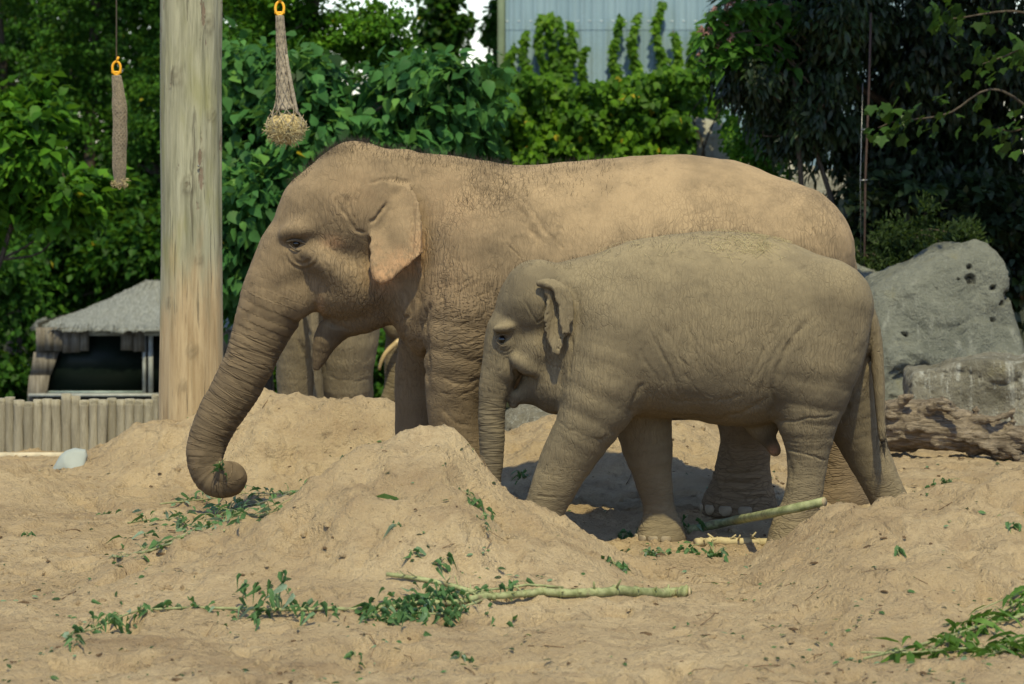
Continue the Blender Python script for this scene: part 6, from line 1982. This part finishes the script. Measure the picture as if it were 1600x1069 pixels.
for k in range(12): lay_leaf(_st, o_, A_[0] + _R.normal(size=3) * [.05, .03, .02] + [0, 0, .03], .06, LV)

b_, P_ = branch('short_log', 'short peeled pale log lying in front of the calf hind feet', 'log', [([(1088, 856), (1120, 853), (1160, 853), (1204, 852)], .026, .024, False)], 0, .05, LV, mat=simple('peeled_wood', (0.42, 0.34, 0.19), .7, .2, .2, 12))

branch('leafy_branches', "heap of green leafy branches on the sand under the adult elephant's trunk", 'branches',
    [([(165, 882), (205, 872), (245, 862), (300, 838), (345, 815), (400, 795), (455, 772)], .009, .005, True), ([(200, 820), (245, 815), (300, 828), (345, 832)], .006, .003, True), ([(250, 790), (330, 782), (400, 778), (485, 768)], .005, .003, True),
     ([(350, 835), (375, 800), (420, 780), (470, 770)], .005, .003, True), ([(330, 840), (340, 810), (385, 790)], .005, .003, True), ([(270, 845), (330, 825), (390, 812), (440, 800)], .006, .003, True)], 290, .075, LW, spread=.07)
branch('leafy_frond', 'fresh leafy branch with long leaves at the lower right corner', 'branch',
    [([(1350, 1040), (1430, 1020), (1500, 1000), (1560, 985), (1620, 965), (1680, 950)], .006, .010, True), ([(1345, 1030), (1420, 1030), (1500, 1024), (1580, 1022), (1660, 1015)], .004, .006, True),
     ([(1440, 1030), (1500, 1004), (1560, 970), (1625, 930)], .004, .006, True), ([(1520, 968), (1560, 950), (1610, 930)], .003, .004, False), ([(1540, 1040), (1580, 1025), (1640, 1010)], .003, .004, True)], 230, .135, LF, spread=.035, lift=.02)

# small sprigs, each its own thing
GS = 'small leafy sprigs lying on the sand'
sp = [((745, 800), 26, 9, 'leafy sprig on the right flank of the central mound'), ((750, 826), 14, 5, 'second smaller sprig below it on the right flank of the central mound'), ((618, 830), 8, 3, 'few green leaves on the face of the central mound'),
      ((1115, 874), 26, 16, 'upright green sprig in front of the short peeled log'), ((1075, 862), 24, 10, 'low green sprigs left of the short peeled log'), ((985, 840), 24, 16, 'wilted green leaves before the calf front foot'), ((960, 888), 18, 9, 'grey wilted leaves in the dip between the two mounds'),
      ((1020, 872), 26, 12, 'scattered leaf clump between the two front mounds'), ((1480, 758), 24, 12, 'green sprig behind the right mound'), ((1440, 765), 12, 6, 'small green sprig left of the one behind the right mound'), ((815, 752), 18, 8, "pale leaves beside the tip of the calf's trunk"),
      ((1212, 742), 12, 10, "green leaves on the sand behind the calf's belly"), ((225, 836), 9, 3, 'pale leaves left of the heap of branches'), ((160, 810), 9, 3, 'dark wilted leaf on the left sand'), ((45, 842), 9, 3, 'small leaves at the far left on the sand'),
      ((690, 885), 16, 7, 'wilted hanging leaves on the lower mound face'), ((645, 875), 9, 4, 'two curled leaves left of the wilted hanging ones'), ((555, 1028), 10, 4, 'dark leaves on the sand below the long branch'), ((718, 1025), 14, 5, 'grey-green leaves at the bottom of the sand'), ((120, 1022), 12, 5, 'leaf bits near the lower left corner'),
      ((785, 980), 14, 5, 'bright green leaves right under the long branch'), ((1405, 866), 7, 2, 'single green leaf on the right mound'), ((1585, 905 - 90), 10, 4, 'leaf bits high on the right mound')]
for (pt, wd, n, lab) in sp:
    c = gpt(*pt)
    c[2] = gd(c[0], c[1]) + .008
    root = thing('leafy_sprig', lab, 'sprig', c, GS)
    mb = MB()
    sc = wd / FPX * c[1]
    up = .9 if 'upright' in lab else .35
    for k in range(max(1, n // 4)):
        a = _R.uniform(0, 2 * PI)
        e = np.array([math.cos(a) * sc * .8, math.sin(a) * sc * 1.2, 0])
        e[2] = max(gd(c[0] + e[0], c[1] + e[1]) - c[2], 0) + up * sc * _R.uniform(.3, 1.2)
        V, F = tube(spline([(0, 0, 0), e * .5 + [0, 0, .015], e], 8), np.linspace(.004, .0018, 8), 5); mb.add(V, F)
    for k in range(int(n * 1.5)):
        q = np.array([_R.normal(0, sc * .5), _R.normal(0, sc * .7), 0])
        q[2] = gd(c[0] + q[0], c[1] + q[1]) - c[2] + abs(_R.normal(.01, .6 * up * sc * .5)) + .012
        lay_leaf(root, np.zeros(3), q, _R.uniform(.04, .075), LV if k % 3 else LW, .8, -.2)
    part('stem', mb.mesh('stem', M_STEM), root)

# the long single leaf on the mound
c_ = gpt(610, 769); c_[2] = gd(c_[0], c_[1]) + .015
o_ = thing('fallen_leaf', 'single long green leaf lying near the top of the central mound', 'leaf', c_, me=None)
put_leaf(part('blade', LW[0], o_), (-.09, 0, .01), (1, .1, .05), (0, -.6, 1), .19)

# sprig held in the curl of the trunk
c_ = W(344, 735, 21.6 - .17)
root_ = thing('leafy_sprig', "little green sprig gripped in the curl of the adult elephant's trunk", 'sprig', c_)
V_, F_ = tube([(0, .03, -.03), (0, 0, .01), (-.005, -.01, .06)], .003, 5)
part('stem', mk_mesh('stem', V_, F_, True, mat=M_STEM), root_)
for k in range(8):
    put_leaf(part('leaf', LV[[3, 5, 7, 9][k % 4]], root_), (_R.normal(0, .012), -.01 + _R.normal(0, .01), _R.uniform(-.04, .05)), (_R.normal(0, 1), -.3, _R.normal(.1, .6)), (0, -1, .5), .055)

# litter nobody could count: twigs, leaf crumbs, clods
def litter():
    R = np.random.default_rng(101)
    n = 900
    px = R.uniform(-40, 1640, n); py = 700 + 369 * R.random(n) ** .75
    Ytmp = FPX * CAMH / (py - HY)
    X = (px - CX) / FPX * Ytmp
    dens = fbm(np.stack([X * .9, Ytmp * .7, 0 * X], 1), 2)
    k = dens + R.normal(0, .25, n) > 0.0
    X, Yy = X[k], Ytmp[k]
    Z = gz(X, Yy, True)
    mb = MB()
    for a, b, c in zip(X[:150], Yy[:150], Z[:150]):
        an = R.uniform(0, PI); l = R.uniform(.015, .09)
        d = np.array([math.cos(an), math.sin(an), 0]) * l
        e0, e1 = np.array([a, b, c]) - d, np.array([a, b, c]) + d
        e0[2] = gd(e0[0], e0[1]) + .004; e1[2] = gd(e1[0], e1[1]) + .006
        V, F = tube([e0, [(e0[0] + e1[0]) / 2 + R.normal(0, .01), (e0[1] + e1[1]) / 2, max(c, (e0[2] + e1[2]) / 2) + .006], e1], R.uniform(.0012, .0032), 5)
        mb.add(V, F)
    thing('twigs', 'loose dry twigs strewn over the sand', 'twigs', (0, 18, 0), me=mb.mesh('twigs', M_TWIG, origin=(0, 18, 0)), kind='stuff')
    m = slice(0, None)
    P = np.stack([X, Yy, Z + .008], 1)
    P = np.concatenate([P + R.normal(size=P.shape) * [.05, .08, 0] for _ in range(2)])
    P[:, 2] = gz(P[:, 0], P[:, 1], True) + .008
    q = len(P)
    V, F, t = leaves(P, np.stack([R.normal(size=q), R.normal(size=q), R.normal(0, .15, q)], 1), np.stack([R.normal(0, .5, q), R.normal(-.3, .5, q), np.ones(q)], 1), R.uniform(.012, .05, q), L_LANCE, R.choice([.05, .1, .3, .5, .8], q), 1.6)
    thing('leaf_litter', 'crumbs of torn leaf strewn over the sand', 'leaves', (0, 18, 0), me=mk_mesh('leaf_litter', V - np.array([0, 18, 0]), F, False, dict(tint=t), M_WILT), kind='stuff')
    # clods of sand
    n = 6500
    px = R.uniform(-40, 1640, n); Yc = R.uniform(14.8, 26.5, n)
    X = (px - CX) / FPX * Yc
    dens = fbm(np.stack([X * 1.3, Yc * 1.1, 0 * X + 5], 1), 3)
    k = dens + R.normal(0, .2, n) > .15
    X, Yc = X[k], Yc[k]
    Z = gz(X, Yc, True)
    ico = np.array([(0, 0, 1), (.9, 0, .4), (.28, .85, .4), (-.73, .53, .4), (-.73, -.53, .4), (.28, -.85, .4), (.9, .3, -.4), (-.2, .9, -.4), (-1, 0, -.4), (-.3, -.9, -.4), (.6, -.7, -.4)])
    fc = np.array([(0, 1, 2), (0, 2, 3), (0, 3, 4), (0, 4, 5), (0, 5, 1), (1, 6, 2), (2, 6, 7), (2, 7, 3), (3, 7, 8), (3, 8, 4), (4, 8, 9), (4, 9, 5), (5, 9, 10), (5, 10, 1), (1, 10, 6)])
    q = len(X)
    s = .004 + .020 * R.random(q) ** 4
    V = np.stack([X, Yc, Z], 1)[:, None, :] + ico[None] * s[:, None, None] * R.uniform(.6, 1.4, (q, 1, 3)) * R.uniform(.8, 1.2, (q, len(ico), 1))
    FF = (fc[None] + (np.arange(q) * len(ico))[:, None, None]).reshape(-1, 3)
    thing('sand_clods', 'small crumbled clods of sand on the mounds', 'clods', (0, 20, 0), me=mk_mesh('sand_clods', V.reshape(-1, 3) - np.array([0, 20, 0]), FF, True, mat=bpy.data.materials['sand']), kind='stuff')
    # dark crumbs of bark, dung and soil
    n = 1400
    Yc = 14.8 + 11.5 * R.random(n) ** 1.2
    X = (R.uniform(-40, 1640, n) - CX) / FPX * Yc
    k = fbm(np.stack([X * 1.1, Yc * .8, 0 * X + 15], 1), 3) + R.normal(0, .3, n) > .1
    X, Yc = X[k], Yc[k]
    q = len(X)
    s = .003 + .011 * R.random(q) ** 3
    a = R.uniform(0, PI, q)
    el = R.uniform(1.0, 3.2, q)
    I = ico[None] * s[:, None, None] * R.uniform(.6, 1.3, (q, len(ico), 1))
    lx, ly = I[:, :, 0] * el[:, None], I[:, :, 1]
    V = np.stack([lx * np.cos(a)[:, None] - ly * np.sin(a)[:, None], lx * np.sin(a)[:, None] + ly * np.cos(a)[:, None], I[:, :, 2] * .8], -1) + np.stack([X, Yc, gz(X, Yc, True) + s * .4], 1)[:, None, :]
    FF = (fc[None] + (np.arange(q) * len(ico))[:, None, None]).reshape(-1, 3)
    thing('dark_crumbs', 'dark crumbs of bark and soil strewn over the sand', 'debris', (0, 19, 0), me=mk_mesh('dark_crumbs', V.reshape(-1, 3) - np.array([0, 19, 0]), FF, True, mat=simple('dark_crumbs', (0.10, 0.065, 0.038), .95, .1, .5, 30)), kind='stuff')

litter()
